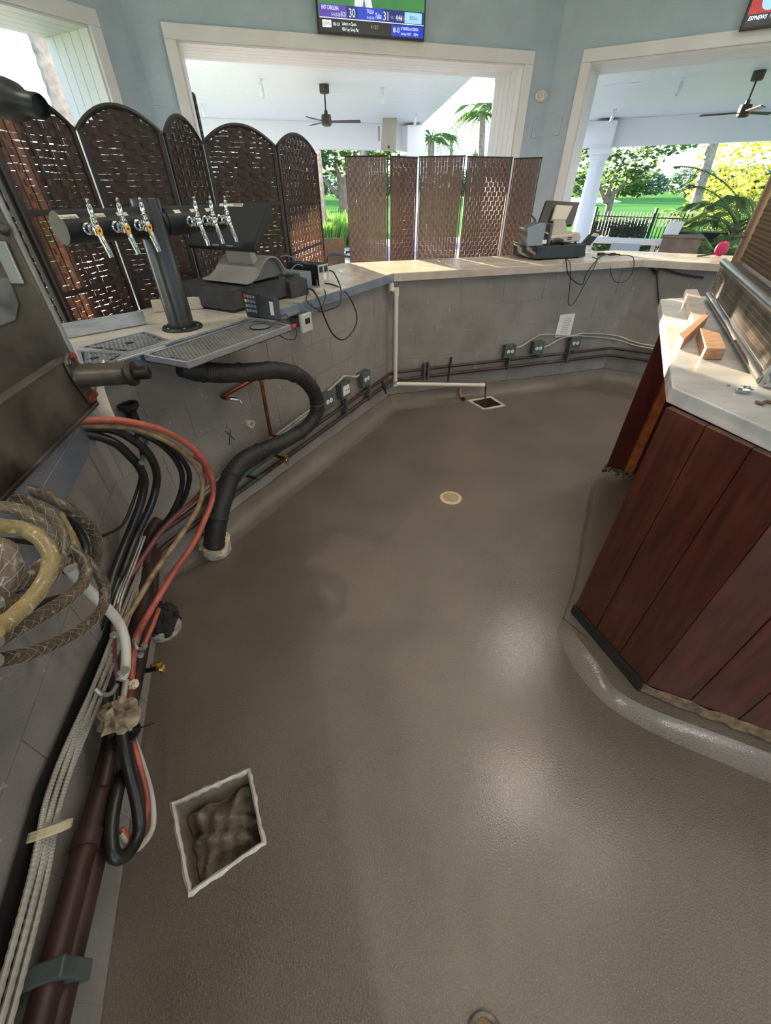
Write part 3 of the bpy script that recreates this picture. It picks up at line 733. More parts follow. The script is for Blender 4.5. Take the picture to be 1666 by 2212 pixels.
# maroon painted supply pipes running round the enclosure
def pipe(name, pts, r, m_, label, cat='pipe', n=12, **k): return tag(M().tube(pts, r, n).build(name, m_, smooth=True, **k), label, cat)
def ring_pts(z, d, ends=None):
    zs = z if isinstance(z, (list, tuple)) else [z]*5
    return [WP(0, 2.45, d, zs[0]), corner(0, d) + UP*zs[1], corner(1, d) + UP*zs[2], corner(2, d) + UP*zs[3], WP(3, 2.4, d, zs[4])]
def soft(pts, r=0.06):
    o = [pts[0]]
    for a, b, c in zip(pts[:-2], pts[1:-1], pts[2:]):
        u = (a-b).normalized(); v = (c-b).normalized(); o += spl([b+u*r, b + (u+v)*r*0.22, b+v*r], 3)
    return o + [pts[-1]]
pz1 = [0.30, 0.30, 0.335, 0.335, 0.335]; pz2 = [0.22, 0.22, 0.265, 0.265, 0.265]
t = thing('supply_pipe', 'upper of the two maroon painted pipes running along the bar wall', 'pipe', (0.0, 3.6, 0.3), 'maroon pipes')
M().tube(soft(ring_pts(pz1, .035)), 0.0125, 12).build('pipe_run', m_cup, t, smooth=True)
t_ = thing('supply_pipe', 'lower of the two maroon painted pipes running along the bar wall', 'pipe', (0.0, 3.6, 0.2), 'maroon pipes')
M().tube(soft(ring_pts(pz2, .04)), 0.0145, 12).build('pipe_run', m_cup, t_, smooth=True)
for i, ss, dz in ((2, (0.33, 0.37, 1.22, 1.9), 0.265), (1, (1.75, 2.1), 0.26)):
    for s in ss:
        M().box(WP(i, s, .03, dz + .05), (0.02, 0.06, 0.15), (WALLS[i][2], WALLS[i][3], UP)).build('pipe_clamp', m_box, t_, bevel=0.004)
# thick maroon pipes low on the left wall
for dz, rr, lb in ((0.0, 0.027, 'upper thick maroon pipe on the left wall beside the white cables'), (-0.062, 0.027, 'lower thick maroon pipe on the left wall nearest the floor')):
    tt = thing('drain_line', lb, 'pipe', WP(0, 1.0, .05, .3), 'thick maroon pipes')
    pts = spl([WP(0, 0.0, .055, .45 + dz), WP(0, 1.0, .055, .40 + dz), WP(0, 1.5, .055, .34 + dz), WP(0, 2.2, .055, .31 + dz), WP(0, 2.5, .05, .33 + dz*.6)], 8)
    M().tube(pts, rr, 14).build('pipe_run', m_cup, tt, smooth=True)
    for k in (6, 13): M().lathe(pts[k], pts[k+1]-pts[k], [(rr+.006, -.02), (rr+.006, .02)], 14).build('coupling', m_cup, tt, smooth=True)
    M().box(pts[9] + UP*.0, (0.035, 0.075, 0.066), (WALLS[0][2], WALLS[0][3], UP)).build('pipe_strap', m_box, tt, bevel=0.004)
# white flexible cables strapped along the left wall then the centre wall
CABZ = [(0.0, .515), (1.1, .490), (1.4, .500), (1.7, .445), (2.05, .37), (2.42, .31)]
for k in range(5):
    dz = 0.0145*(k-2)
    sp_ = spl([WP(0, s_, .03 + .008*((k+j) % 2), z_ + dz) for j, (s_, z_) in enumerate(CABZ)], 70)
    rr = [0.0058 + (0.0013 if j % 2 else 0) for j in range(len(sp_))]
    tag(M().tube(sp_, rr, 8).build('armoured_cable', m_wcable), ('lowest', 'second lowest', 'middle', 'second highest', 'highest')[k] + ' ribbed white cable of the bundle on the left wall', 'cable', 'ribbed cables on the left wall')
fb = M(); fp_ = [(s_, z_) for s_, z_ in CABZ[:5]]
fb.add([WP(0, s_, .012, z_ + q) for s_, z_ in fp_ for q in (-.045, .05)], [(2*j, 2*j+2, 2*j+3, 2*j+1) for j in range(4)])
tag(fb.build('foam_backing', m_rub), 'black foam strip behind the white cables on the left wall', 'foam strip')
M_ = M()
for k in range(3): M_.lathe(WP(0, 1.31, .035, 0.497) + WALLS[0][2]*(.006*k), (WALLS[0][2] + UP*.5), [(0.042, -.004), (0.044, 0), (0.042, .004)], 16)
tag(M_.build('tape_tie', mat('old_masking_tape', (206, 190, 160), 0.8)), 'knotted strip of old tape tying the white cables', 'tape')
for k in range(2):
    z = 0.42 + .028*k
    pts = [WP(1, 0.02, .03, .30 + .02*k), WP(1, .35, .02, .335 + .024*k), WP(1, 1.1, .018, .405 + .02*k), WP(1, 1.42, .018, .43 + .012*k), WP(1, 1.50, .025, .43)]
    sp_ = spl(pts, 40); rr = [0.0075 + (0.001 if j % 2 else 0) for j in range(len(sp_))]
    tag(M().tube(sp_, rr, 8).build('armoured_cable', m_wcable), ('lower' if k == 0 else 'upper') + ' ribbed white cable along the wall under the drip tray', 'cable')
# outlet boxes
def outlet(i, x, y, label, face=True, sz=0.115, text=None, rot=0.0, key='outlet_box'):
    c = pw(i, x, y, 0.05); tt_, nn_ = WALLS[i][2], WALLS[i][3]
    t = thing(key, label, 'outlet', c - nn_*.05 - UP*.05)
    bx_ = M().box(c - nn_*.022, (sz, 0.055, sz*1.02), (tt_, nn_, UP)).build('steel_box', m_box, t, bevel=0.006)
    M().box(c + nn_*.006, (sz*1.04, 0.003, sz*1.06), (tt_, nn_, UP)).build('cover_plate', m_box, t, bevel=0.002)
    for s in (-1, 1): M().cyl(c + nn_*.008 + UP*(s*sz*.45), c + nn_*.010 + UP*(s*sz*.45), .004, 8).build('screw', m_steelm, t)
    if face:
        for s in (-1, 1):
            f = M().lathe(c + nn_*.0075 + tt_*(s*.021), nn_, [(0.017, 0), (0.017, .004), (0.0, .004)], 16).build('socket_face', m_ivory, t)
            for q in (-1, 1): M().box(c + nn_*.0125 + tt_*(s*.021) + UP*(q*.006), (.008, .002, .0022), (tt_, nn_, UP)).build('slot', m_black, f)
    else:
        f = M().box(c + nn_*.010, (.085, .006, .07), (tt_, nn_, UP)).build('white_switch_plate', m_ivory, t, bevel=0.002)
        for s in (-.004, .022): M().box(c + nn_*.0135 + tt_*s, (.012, .001, .009), (tt_, nn_, UP)).build('small_mark', m_ink, f)
    return c
oc = []
oc.append(outlet(1, 710, 866, 'grey twin outlet box nearest the black trunk hose'))
oc.append(outlet(1, 746, 842, 'grey box with a plain white plate between two outlets', False))
oc.append(outlet(1, 791, 818, 'grey twin outlet box nearest the wall corner'))
od = []
od.append(outlet(2, 1102, 759, 'grey twin outlet box leftmost on the back wall'))
od.append(outlet(2, 1163, 752, 'grey twin outlet box in the middle of three on the back wall'))
od.append(outlet(2, 1243, 741, 'grey twin outlet box under the white notice'))
def onw(i, c, dz=0, ds=0, d=.02):
    s = (c - WALLS[i][0]).dot(WALLS[i][2]); return WP(i, s + ds, d, c.z + dz)
sp_ = spl([onw(1, oc[0], .0, -.09), onw(1, oc[0], .03, -.06), onw(1, oc[0], .055, .05), onw(1, oc[1], .075, -.02), onw(1, oc[1], .085, .05), onw(1, oc[2], .045, -.11), onw(1, oc[2], .045, -.05)], 12)
tag(M().tube(sp_, [.008 + (.001 if j % 2 else 0) for j in range(len(sp_))], 8).build('armoured_cable', m_wcable), 'white ribbed cable linking the three outlets on the centre wall', 'cable')
sp_ = spl([onw(2, od[0], .02, .05), onw(2, od[0], .03, .14), onw(2, od[1], .09, -.05), onw(2, od[1], .115, .06), onw(2, od[2], .065, -.03), onw(2, od[2], .075, .1), corner(2, .02) + UP*(od[2].z+.02), WP(3, .3, .02, od[2].z-.03), WP(3, 1.0, .02, od[2].z-.04)], 16)
tag(M().tube(sp_, [.0075 + (.001 if j % 2 else 0) for j in range(len(sp_))], 8).build('armoured_cable', m_wcable), 'upper white ribbed cable sweeping over the back wall outlets', 'cable')
sp_ = spl([onw(2, od[1], .0, .05), onw(2, od[1], .0, .12), onw(2, od[2], .05, -.16), onw(2, od[2], .06, -.06), onw(2, od[2], .055, .06), corner(2, .02) + UP*(od[2].z-.015), WP(3, .3, .02, od[2].z-.055), WP(3, 1.0, .02, od[2].z-.06)], 16)
tag(M().tube(sp_, [.0075 + (.001 if j % 2 else 0) for j in range(len(sp_))], 8).build('armoured_cable', m_wcable), 'lower white ribbed cable between the back wall outlets', 'cable')
# notice on the back wall
c = pw(2, 1220, 704, .004)
t = thing('paper_notice', 'white printed notice stuck to the grey back wall above the outlets', 'notice', c)
vx = t2; sh_ = M().ext([pw(2, *q, .003) for q in ((1198, 729), (1231, 727), (1243, 677), (1211, 680))], n2*.0015).build('sheet', m_paper, t)
for k in range(9):
    a = pw(2, 1213 + (8 - k)*1.25, 688 + k*4.0, .005); L_ = random.uniform(.07, .10)
    M().box(a + t2*.025, (L_, .0006, .0035), (t2, n2, UP)).build('text_line', mat('notice_ink%d' % k, (140, 138, 140), .8), sh_)
# cream PVC drain pipe
t = thing('pvc_drain_pipe', 'cream plastic drain pipe dropping from the counter and turning along the wall', 'pipe', pw(2, 855, 825, .05))
q0, q1, q2, q3 = pw(2, 845, 622, .06), pw(2, 863, 626, .06), pw(2, 854, 829, .06), pw(2, 1046, 832, .10)
q1 = V(q2.x, q2.y, q1.z)
t.location = q2; OFF[t.name] = q2.copy()
M().tube([q0 + UP*.03, q0, q1 - t2*.02, q1], .018, 14).build('upper_run', m_pvc, t, smooth=True)
M().tube([q1, q2], .018, 14).build('drop_run', m_pvc, t, smooth=True)
M().tube([q2, q3], .018, 14).build('lower_run', m_pvc, t, smooth=True)
for c, d in ((q0, UP), (q1, -UP), (q2, UP)):
    M().lathe(c, d, [(.0225, -.018), (.0225, .04)], 14).build('elbow', m_pvc, t, smooth=True)
M().lathe(q3, (q2-q3), [(.022, 0), (.022, .05)], 14).build('end_socket', m_pvc, t, smooth=True)
M().tube([q3, q3 + t2*.02 - UP*.01, q3 + t2*.02 - UP*.14 + n2*.03], .008, 10).build('drip_tail', m_copper, t, smooth=True)
# floor sinks
t = thing('floor_sink', 'square floor sink with dirty white rim and wadded rag at lower left', 'floor sink', sum(SINK1, V(0,0,0))/4 - UP*.14)
m_sink = mat('stained_white_enamel', (206, 198, 184), .55, col2=(150, 120, 90), scale=9, lo=.5, hi=.75, bump=.8, bscale=60)
sr = random.Random(5); jr = M(); ro_ = []; ri_ = []
for q in range(4):
    for k in range(14):
        f_ = k/14; a_ = SINK1[q].lerp(SINK1[(q+1) % 4], f_); b_ = H1[q].lerp(H1[(q+1) % 4], f_)
        ro_.append(a_ + (a_-b_)*sr.uniform(.15, .85)); ri_.append(b_ + (b_-a_)*sr.uniform(0, .25))
nr_ = len(ro_); mid_ = [a_.lerp(b_, .55) + UP*sr.uniform(.008, .013) for a_, b_ in zip(ro_, ri_)]
jr.add([q + UP*.001 for q in ro_] + mid_ + [q + UP*.004 for q in ri_] + [q - UP*.03 for q in ri_], [(k + L_*nr_, (k+1) % nr_ + L_*nr_, (k+1) % nr_ + (L_+1)*nr_, k + (L_+1)*nr_) for L_ in range(3) for k in range(nr_)])
jr.build('sink_rim', m_sink, t)
basin(H1, .12, mat('sink_enamel', (150, 140, 126), .5, col2=(90, 76, 62), scale=10), 'sink_basin', t)
rg = M(); cc = sum(H1, V(0,0,0))/4; N = 26; vs_ = []
for j in range(N+1):
    for i_ in range(N+1):
        u = i_/N; v = j/N; P_ = H1[0].lerp(H1[3], u).lerp(H1[1].lerp(H1[2], u), v); P_ = cc + (P_-cc)*.88
        e = min(u, v, 1-u, 1-v)
        z = -.085 + .045*min(1, e*5) + .016*math.sin(9*u + 6*math.sin(4*v+1)) + .01*math.sin(15*v - 5*u) + .007*math.sin(24*u+11*v)
        vs_.append(V(P_.x, P_.y, z))
rg.add(vs_, [(j*(N+1)+i_, j*(N+1)+i_+1, (j+1)*(N+1)+i_+1, (j+1)*(N+1)+i_) for j in range(N) for i_ in range(N)])
tag(rg.build('rag', mat('filthy_rag', (140, 128, 112), .9, col2=(84, 72, 60), scale=14, bump=.7, bscale=90), smooth=True), 'filthy grey rag wadded inside the floor sink', 'rag')
t = thing('floor_sink', 'small square floor sink under the end of the cream drain pipe', 'floor sink', sum(SINK2, V(0,0,0))/4 - UP*.14)
rb, di = rim(SINK2, -.002, .008, .022); rb.build('sink_rim', m_sink, t)
basin(H2, .14, mat('rusty_basin', (92, 70, 54), .7, col2=(50, 40, 34), scale=14), 'sink_basin', t)
# round floor drain
c = pz(974, 1076)
t = thing('floor_drain', 'round beige floor drain grate in the middle of the floor', 'floor drain', c)
m_dr = mat('beige_drain', (206, 184, 154), .5, col2=(184, 160, 130), scale=40)
M().lathe(c, UP, [(.074, 0), (.074, .004), (.070, .006), (.052, .006), (.052, .002)], 36).build('drain_ring', m_dr, t, smooth=True)
M().lathe(c, UP, [(.052, .0005), (.052, .001), (0, .001)], 24).build('drain_well', m_black, t)
g = M()
for k in range(-4, 5):
    L_ = math.sqrt(.053**2 - (.0118*k)**2); g.box(c + V(.0118*k, 0, .004), (.005, 2*L_, .004)); g.box(c + V(0, .0118*k, .004), (2*L_, .005, .004))
g.build('drain_grid', m_dr, t)
# ring at the bottom edge of the picture
c = pz(1046, 2226)
t = thing('floor_cleanout', 'round dark cleanout with pale rim at the bottom edge of the floor', 'cleanout', c)
M().lathe(c - V(0, .012, 0), UP, [(.046, 0), (.046, .006), (.042, .010), (.034, .008), (.034, .001)], 28).build('rim_ring', mat('grimy_rim', (120, 110, 96), .6, col2=(54, 46, 38), scale=40), t, smooth=True)
M().lathe(c - V(0, .012, 0), UP, [(.035, 0), (.035, .0025), (0, .003)], 24).build('cap_disc', m_debris, t)
# copper stub with chrome stop valve
t = thing('copper_branch', 'copper branch pipe with a chrome stop valve on the wall', 'pipe', pw(1, 584, 940, .03))
M().tube(soft([pw(1, 585, 938, .04), pw(1, 562, 812, .04), pw(1, 478, 858, .04), pw(1, 492, 861, .10)], .02), .0105, 12).build('copper_run', m_copper, t, smooth=True)
M().tube([pw(1, 585, 938, .04), pw(1, 600, 944, .06)], .0105, 10).build('copper_foot', m_copper, t, smooth=True)
v0 = pw(1, 497, 861, .11)
M().lathe(v0, (pw(1, 520, 864, .13) - v0), [(.009, 0), (.012, .006), (.009, .016), (.012, .022), (.012, .04), (.008, .044)], 12).build('stop_valve', m_chrome, t, smooth=True)
vv = pw(1, 517, 863, .125); M().tube([vv, vv - UP*.02 + n1*.01], .007, 10).build('valve_outlet', m_chrome, t, smooth=True)
# pipe clip and pencilled cross
c = pw(1, 543, 916, .02)
tag(M().lathe(c, n1, [(.022, -.02), (.022, .006), (.016, .006), (.016, -.02)], 18).build('pipe_clip', mat('cream_clip', (206, 196, 174), .5), smooth=True), 'open cream pipe clip screwed to the wall below the copper valve', 'pipe clip')
x_ = M()
for a, b in (((487, 931), (507, 950)), ((498, 929), (495, 962))): x_.bar(pw(1, *a, .0025), pw(1, *b, .0025), .004, .002, n1)
tag(x_.build('marked_cross', m_ink), 'black hand drawn cross marked on the wall', 'mark')
# brass valves sticking out of the wall
def brass(pts, label, i=1):
    a, b = pts
    t = thing('brass_valve', label, 'valve', b)
    M().tube([a, b], .0095, 10).build('pipe_stub', m_cup, t, smooth=True)
    ax = (b-a).normalized()
    M().lathe(b, ax, [(.012, -.01), (.013, .0), (.013, .02), (.009, .022)], 6).build('valve_nut', m_brass, t)
    M().lathe(b + ax*.012 - UP*.035, UP, [(.008, 0), (.011, .01), (.011, .02), (.008, .03), (.01, .045), (.012, .05), (.012, .062), (.006, .064)], 10).build('valve_body', m_brass, t, smooth=True)
    M().tube([b + ax*.012 + UP*.03, b + ax*.012 + UP*.05 + ax.cross(UP)*.03], .005, 8).build('valve_handle', m_brass, t, smooth=True)
brass((pw(1, 592, 983, .0), pw(1, 617, 992, .12)), 'brass stop valve poking out under the black trunk hose')
brass((pw(0, 300, 1452, .02), pw(0, 345, 1443, .15)), 'brass stop valve on a maroon stub beside the hose bundle')
t = thing('capped_stub', 'dark capped pipe stub low on the wall beside the trunk hose', 'pipe', pw(1, 532, 1028, .0))
M().tube([pw(1, 530, 1027, 0), pw(1, 555, 1034, .08)], .009, 10).build('stub', m_rub, t, smooth=True)
M().lathe(pw(1, 555, 1034, .08), n1, [(.012, 0), (.013, .01), (.009, .022)], 8).build('stub_nut', m_box, t)
# small black clutter at the corner
t = thing('cable_gland', 'black cable gland hanging by the wall corner under the pipes', 'cable gland', pw(2, 832, 850, .06))
M().tube([pw(1, 826, 822, .04), pw(1, 830, 835, .06), pw(1, 834, 850, .07)], [.012, .014, .008], 10).build('gland_body', m_black, t, smooth=True)
M().tube(spl([pw(1, 826, 826, .05), pw(1, 838, 838, .07), pw(2, 868, 815, .05)], 6), .003, 6).build('gland_wire', m_black, t)
tag(M().tube([pw(2, 975, 772, .04), pw(2, 971, 797, .05), pw(2, 968, 824, .04)], [.014, .009, .008], 8).build('black_hanger', m_black, smooth=True), 'black strap hanging over the maroon pipes on the back wall', 'strap')
t = thing('hose_bib', 'small pink and black hose fitting at the foot of the back wall', 'fitting', pw(2, 998, 858, .1))
M().tube([pw(2, 994, 838, .03), pw(2, 994, 850, .05), pw(2, 1000, 860, .09)], .012, 10).build('pink_hose', mat('pink_rubber', (176, 120, 110), .6), t, smooth=True)
M().lathe(pw(2, 1001, 861, .1), n2, [(.016, -.01), (.016, .02)], 12).build('clamp', m_black, t)
# black insulated trunk hose
hp = [pw(1, 418, 800, .18), pw(1, 440, 803, .19), pw(1, 480, 806, .20), pw(1, 530, 805, .21), pw(1, 600, 800, .22), pw(1, 650, 815, .22), pw(1, 680, 850, .22), pw(1, 684, 890, .20), pw(1, 660, 925, .17), pw(1, 620, 950, .14), pw(1, 570, 972, .12), pw(1, 530, 992, .12), pw(1, 502, 1025, .13), pw(1, 484, 1070, .14), pw(1, 470, 1120, .15), pz(462, 1180, .10)]
sp_ = spl(hp, 14)
rr = []
for j in range(len(sp_)):
    f = j/len(sp_); base = .042 + .012*max(0, (f-.55)/.45)
    rr.append(base + (.0028 if j % 2 else 0) + (.004 if (j % 13 == 0) else 0))
t = thing('trunk_hose', 'thick black taped trunk hose curving from the drip tray to the floor', 'hose', sp_[-1])
m_trunk = mat('black_taped_insulation', (30, 28, 26), .55, col2=(48, 44, 40), scale=30, bump=.6, bscale=120)
M().tube(sp_, rr, 16).build('insulated_hose', m_trunk, t, smooth=True)
M().lathe(hp[0] + UP*.0, (hp[1]-hp[0]), [(.034, -.06), (.044, -.01), (.047, .02), (.045, .03)], 16).build('tape_wrap', m_rub, t, smooth=True)
# foam sealed floor stubs
def foam(c, r, h, label, dirty):
    t = thing('foam_sealed_stub', label, 'pipe stub', c)
    mm = mat('old_white_rim', (190, 180, 164), .8, col2=(120, 108, 92), scale=30, bump=.7, bscale=90)
    M().lathe(c, UP, [(r, 0), (r, h*.45), (r*.94, h*.5), (r*.86, h*.5), (r*.86, h*.1)], 26).build('stub_sleeve', mm, t, smooth=True)
    f = M(); mf = mat('foam_' + ('dirty' if dirty else 'cream'), (50, 42, 36) if dirty else (222, 206, 176), .8, col2=(30, 26, 22) if dirty else (186, 164, 130), scale=40, bump=.9, bscale=110, bdist=.01)
    N, Mm = 26, 14; vs_ = []; fs_ = []
    for j in range(Mm+1):
        p_ = math.pi*.62*j/Mm
        for i_ in range(N):
            q_ = 2*math.pi*i_/N
            k_ = r*(1.02 + .10*math.sin(5*q_+3*p_) + .08*math.sin(9*p_ + 4*q_) + random.uniform(-.03, .03))
            vs_.append(c + V(k_*math.sin(p_)*math.cos(q_), k_*math.sin(p_)*math.sin(q_), h*.55 + k_*math.cos(p_)))
    for j in range(Mm):
        for i_ in range(N): fs_.append((j*N+i_, (j+1)*N+i_, (j+1)*N+(i_+1) % N, j*N+(i_+1) % N))
    f.add(vs_, fs_).build('foam_plug', mf, t, smooth=True)
    for k in range(60 if not dirty else 24):
        pass
    b = M()
    for k in range(46):
        p_ = random.uniform(.1, 1.5); q_ = random.uniform(0, 6.28); k_ = r*1.05
        cc_ = c + V(k_*math.sin(p_)*math.cos(q_), k_*math.sin(p_)*math.sin(q_), h*.55 + k_*math.cos(p_))
        b.ball(cc_, random.uniform(.006, .014), 7)
    o = b.build('foam_beads', mf, t, smooth=True); o['kind'] = 'stuff'
    return t
foam(pz(470, 1190), .080, .11, 'cream foam plug on a floor pipe stub at the end of the trunk hose', False)
foam(pz(356, 1358), .078, .11, 'blackened foam sealed pipe stub on the floor behind the hose bundle', True)
# ================================================================== rusty machine on the left counter and its hoses
n0, t0 = WALLS[0][3], WALLS[0][2]
m_rust = mat('stained_rusty_steel', (112, 104, 94), .42, .55, col2=(66, 58, 50), scale=7, col3=(44, 34, 28), scale3=5, lo3=.5, hi3=.68, bump=.25, bscale=60, detail=8)
m_rustd = mat('dark_grimy_panel', (108, 96, 82), .5, .25, col2=(46, 40, 34), scale=5, col3=(150, 134, 108), scale3=6, lo3=.6, hi3=.75, detail=8)
m_redr = mat('red_rust', (160, 66, 50), .7, .2, col2=(110, 52, 40), scale=60)
G1 = pz(207, 873, 1.137); G0 = pz(0, 1080, 1.137)
gd = (G1 - G0).normalized(); gn = V(gd.y, -gd.x, 0)           # gn: out of the front face into the room
GS = G0 - gd*0.7
zA, zB = 1.137, 1.285
t = thing('rusty_ice_bin', 'grimy rusted steel bin with a pipe stub standing on the left counter', 'ice bin', V(G1.x - .2, G1.y - .3, zA))
M().ext([GS, G1, V(G1.x, G1.y, zB), V(GS.x, GS.y, zB)], -gn*0.014).build('front_apron', m_rust, t, bevel=.003)
M().bar(V(GS.x, GS.y, zB) - gn*.012, V(G1.x, G1.y, zB) - gn*.012, .026, .012).build('apron_lip', m_rust, t, bevel=.004)
M().bar(GS + UP*.004 + gn*.004, G1 + UP*.004 + gn*.004, .016, .012).build('bottom_flange', m_rust, t, bevel=.003)
ep = M().ext([G1, G1 - gn*.62, G1 - gn*.62 + UP*.62, G1 + UP*.62], -gd*0.012).build('end_plate', m_rustd, t, bevel=.002)
M().bar(G1 + gd*.001 + UP*.0, G1 + gd*.001 + UP*.62, .014, .012, gd).build('plate_edge', m_steelm, ep)
M().prism([GS - gn*.014, G1 - gn*.014 - gd*.012, G1 - gn*.62 - gd*.012, GS - gn*.62], zA, zA+.02).build('bin_floor', m_rustd, t)
M().ext([GS - gn*.62, G1 - gn*.62, G1 - gn*.62 + UP*.62, GS - gn*.62 + UP*.62], -gn*.012).build('rear_plate', m_rustd, t)
pe = G1 - gd*.013
def pe_(x, y): return pp(x, y, pe, gd)
b0, b1 = pe_(4, 530), pe_(40, 612)
M().bar(pe_(0, 520) - gd*.006, pe_(42, 612) - gd*.006, .03, .008, gd).build('slotted_strip', m_steelm, ep, bevel=.002)
M().ext([pe_(q[0], q[1]) for q in ((-20, 600), (22, 600), (42, 655), (36, 690), (-20, 710))], -gd*.006).build('grey_patch', mat('grey_scale_patch', (120, 118, 114), .7, col2=(84, 82, 78), scale=20), ep)
M().ball(pe_(10, 495) - gd*.004, .013, 10).build('rivet', m_rust, ep, smooth=True)
# flange and stub
fc = pp(163, 815, G1, gn)
def fq(a, b): return fc + gd*a + UP*b + gn*.001
fl = M().ext([fq(-.026, .052), fq(.004, .066), fq(.030, .060), fq(.034, .020), fq(.030, -.03), fq(.044, -.072), fq(.036, -.088), fq(-.004, -.078), fq(-.02, -.02), fq(-.03, .02)], gn*.008).build('bolt_flange', m_rust, t, bevel=.003)
for a, b, m_ in ((-.014, .044, m_rust), (.016, .052, m_redr), (.034, -.064, m_redr), (.008, -.068, m_redr)):
    M().lathe(fq(a, b) + gn*.008, gn, [(.012, 0), (.012, .004), (.007, .004), (.007, .009)], 6).build('bolt', m_, fl)
st = M().lathe(fc + gd*.01, gn, [(.037, .006), (.032, .02), (.031, .135), (.036, .14), (.037, .15), (.033, .158), (.019, .159), (.019, .195), (.016, .198), (.0, .198)], 24).build('pipe_stub', m_rust, t, smooth=True)
# towel
vs_ = []; N = 14
cTL, cTR, cBR, cBL = pY(176, 792, 1.40), pY(232, 788, 1.44), pY(252, 915, 1.40), pY(196, 965, 1.36)
for j in range(N+1):
    for i_ in range(N+1):
        u = i_/N; v = j/N; P_ = cTL.lerp(cTR, u).lerp(cBL.lerp(cBR, u), v)
        vs_.append(P_ + V(0, -.02*math.sin(7*u+3*v) - .012*math.sin(13*u-4*v) - .03*math.sin(math.pi*v), .012*math.sin(9*u)))
tw = M().add(vs_, [(j*(N+1)+i_, j*(N+1)+i_+1, (j+1)*(N+1)+i_+1, (j+1)*(N+1)+i_) for j in range(N) for i_ in range(N)])
o = tag(tw.build('towel', mat('off_white_towel', (222, 214, 196), .9, col2=(198, 188, 168), scale=20), smooth=True), 'off-white towel stuffed behind the pipe stub of the rusty bin', 'towel')
sm_ = o.modifiers.new('thick', 'SOLIDIFY'); sm_.thickness = .006
# black funnel on a thin tube
c = pY(277, 874, 1.62)
t = thing('drain_funnel', 'black drain funnel with open mouth on a thin tube by the wall', 'funnel', c - UP*.1)
M().lathe(c, UP, [(.020, -.075), (.020, -.03), (.030, -.022), (.034, -.012), (.040, -.010), (.040, .004), (.034, .006), (.027, .006), (.024, -.03), (.0, -.03)], 24).build('funnel_cup', m_rub, t, smooth=True)
M().tube([c - UP*.07, c - UP*.18 + V(.01, .0, 0), pw(0, 306, 1000, .25)], .009, 8).build('funnel_tube', m_box, t, smooth=True)
# beverage lines arching out from under the bin
m_or = mat('salmon_hose', (184, 92, 74), .38, col2=(140, 66, 54), scale=18)
m_pk = mat('rose_hose', (136, 76, 76), .4, col2=(108, 58, 60), scale=18)
m_tan = mat('tan_hose', (168, 140, 102), .4, col2=(110, 88, 62), scale=24)
m_bh = mat('black_hose', (26, 25, 24), .35, col2=(44, 40, 36), scale=24)
def hose(px, Ys, r, m_, label, name='beverage_hose', grp=None, k=10):
    pts = [pY(x, y, Y) for (x, y), Y in zip(px, Ys)]
    return tag(M().tube(spl(pts, k), r, 10).build(name, m_, smooth=True), label, 'hose', grp)
def hosew(px, ds, r, m_, label, name='beverage_hose', i=0, k=10, grp=None):
    ds = ds if isinstance(ds, (list, tuple)) else [ds]*len(px)
    pts = [pw(i, x, y, d) for (x, y), d in zip(px, ds)]
    return tag(M().tube(spl(pts, k), r, 10).build(name, m_, smooth=True), label, 'hose', grp)
YA = [1.16, 1.24, 1.30, 1.35, 1.40, 1.43, 1.43, 1.40, 1.30, 1.20, 1.08, .98, .88, .80, .74, .68, .64]
hose([(160, 910), (250, 908), (312, 918), (359, 933), (406, 961), (443, 999), (459, 1040), (459, 1077), (443, 1121), (418, 1174), (376, 1236), (340, 1294), (312, 1342), (296, 1375), (287, 1420), (283, 1465), (277, 1510)], YA, .0118, m_or, 'salmon pink hose, outermost of the arching beverage lines')
hose([(160, 919), (265, 922), (312, 933), (359, 952), (399, 980), (431, 1018), (438, 1052), (431, 1090), (402, 1140), (334, 1236), (318, 1262), (286, 1316), (264, 1354), (272, 1385), (268, 1430)], [1.17, 1.26, 1.30, 1.35, 1.40, 1.43, 1.42, 1.38, 1.28, 1.10, 1.02, .92, .84, .78, .72], .0108, m_tan, 'dirty tan hose just inside the salmon one')
hose([(420, 985), (443, 1010), (434, 1064), (390, 1105), (343, 1155), (290, 1233), (277, 1252), (255, 1310), (246, 1357), (244, 1408), (252, 1464)], [1.45, 1.47, 1.45, 1.40, 1.30, 1.12, 1.06, .94, .86, .78, .72], .0108, m_pk, 'dull rose hose slanting down to the bundle')
hose([(150, 932), (203, 940), (250, 958), (281, 986), (303, 1012), (312, 1046), (300, 1099), (275, 1161), (246, 1236), (234, 1282), (207, 1380), (195, 1462), (205, 1490)], [1.16, 1.20, 1.24, 1.27, 1.29, 1.30, 1.26, 1.18, 1.04, .96, .82, .72, .69], .0155, m_bh, 'black hose, innermost of the arching lines')
hose([(170, 925), (237, 927), (281, 946), (318, 977), (337, 1015), (337, 1052), (324, 1096), (296, 1155), (268, 1227), (255, 1254), (226, 1332), (214, 1411), (217, 1465), (226, 1492)], [1.18, 1.25, 1.29, 1.32, 1.34, 1.34, 1.30, 1.22, 1.08, 1.04, .90, .78, .71, .69], .0150, m_bh, 'black hose second from the inside of the arching lines')
hose([(293, 933), (340, 955), (374, 986), (393, 1024), (390, 1064), (371, 1108), (346, 1143), (318, 1190)], [1.36, 1.40, 1.43, 1.45, 1.45, 1.42, 1.38, 1.32], .0112, m_bh, 'thin black hose between the tan hose and the trunk hose')
hose([(340, 945), (374, 971), (402, 1005), (409, 1036), (396, 1080), (368, 1118), (343, 1146), (312, 1190)], [1.38, 1.42, 1.45, 1.47, 1.46, 1.44, 1.40, 1.34], .0112, m_bh, 'thin black hose hugging the inside of the tan hose')
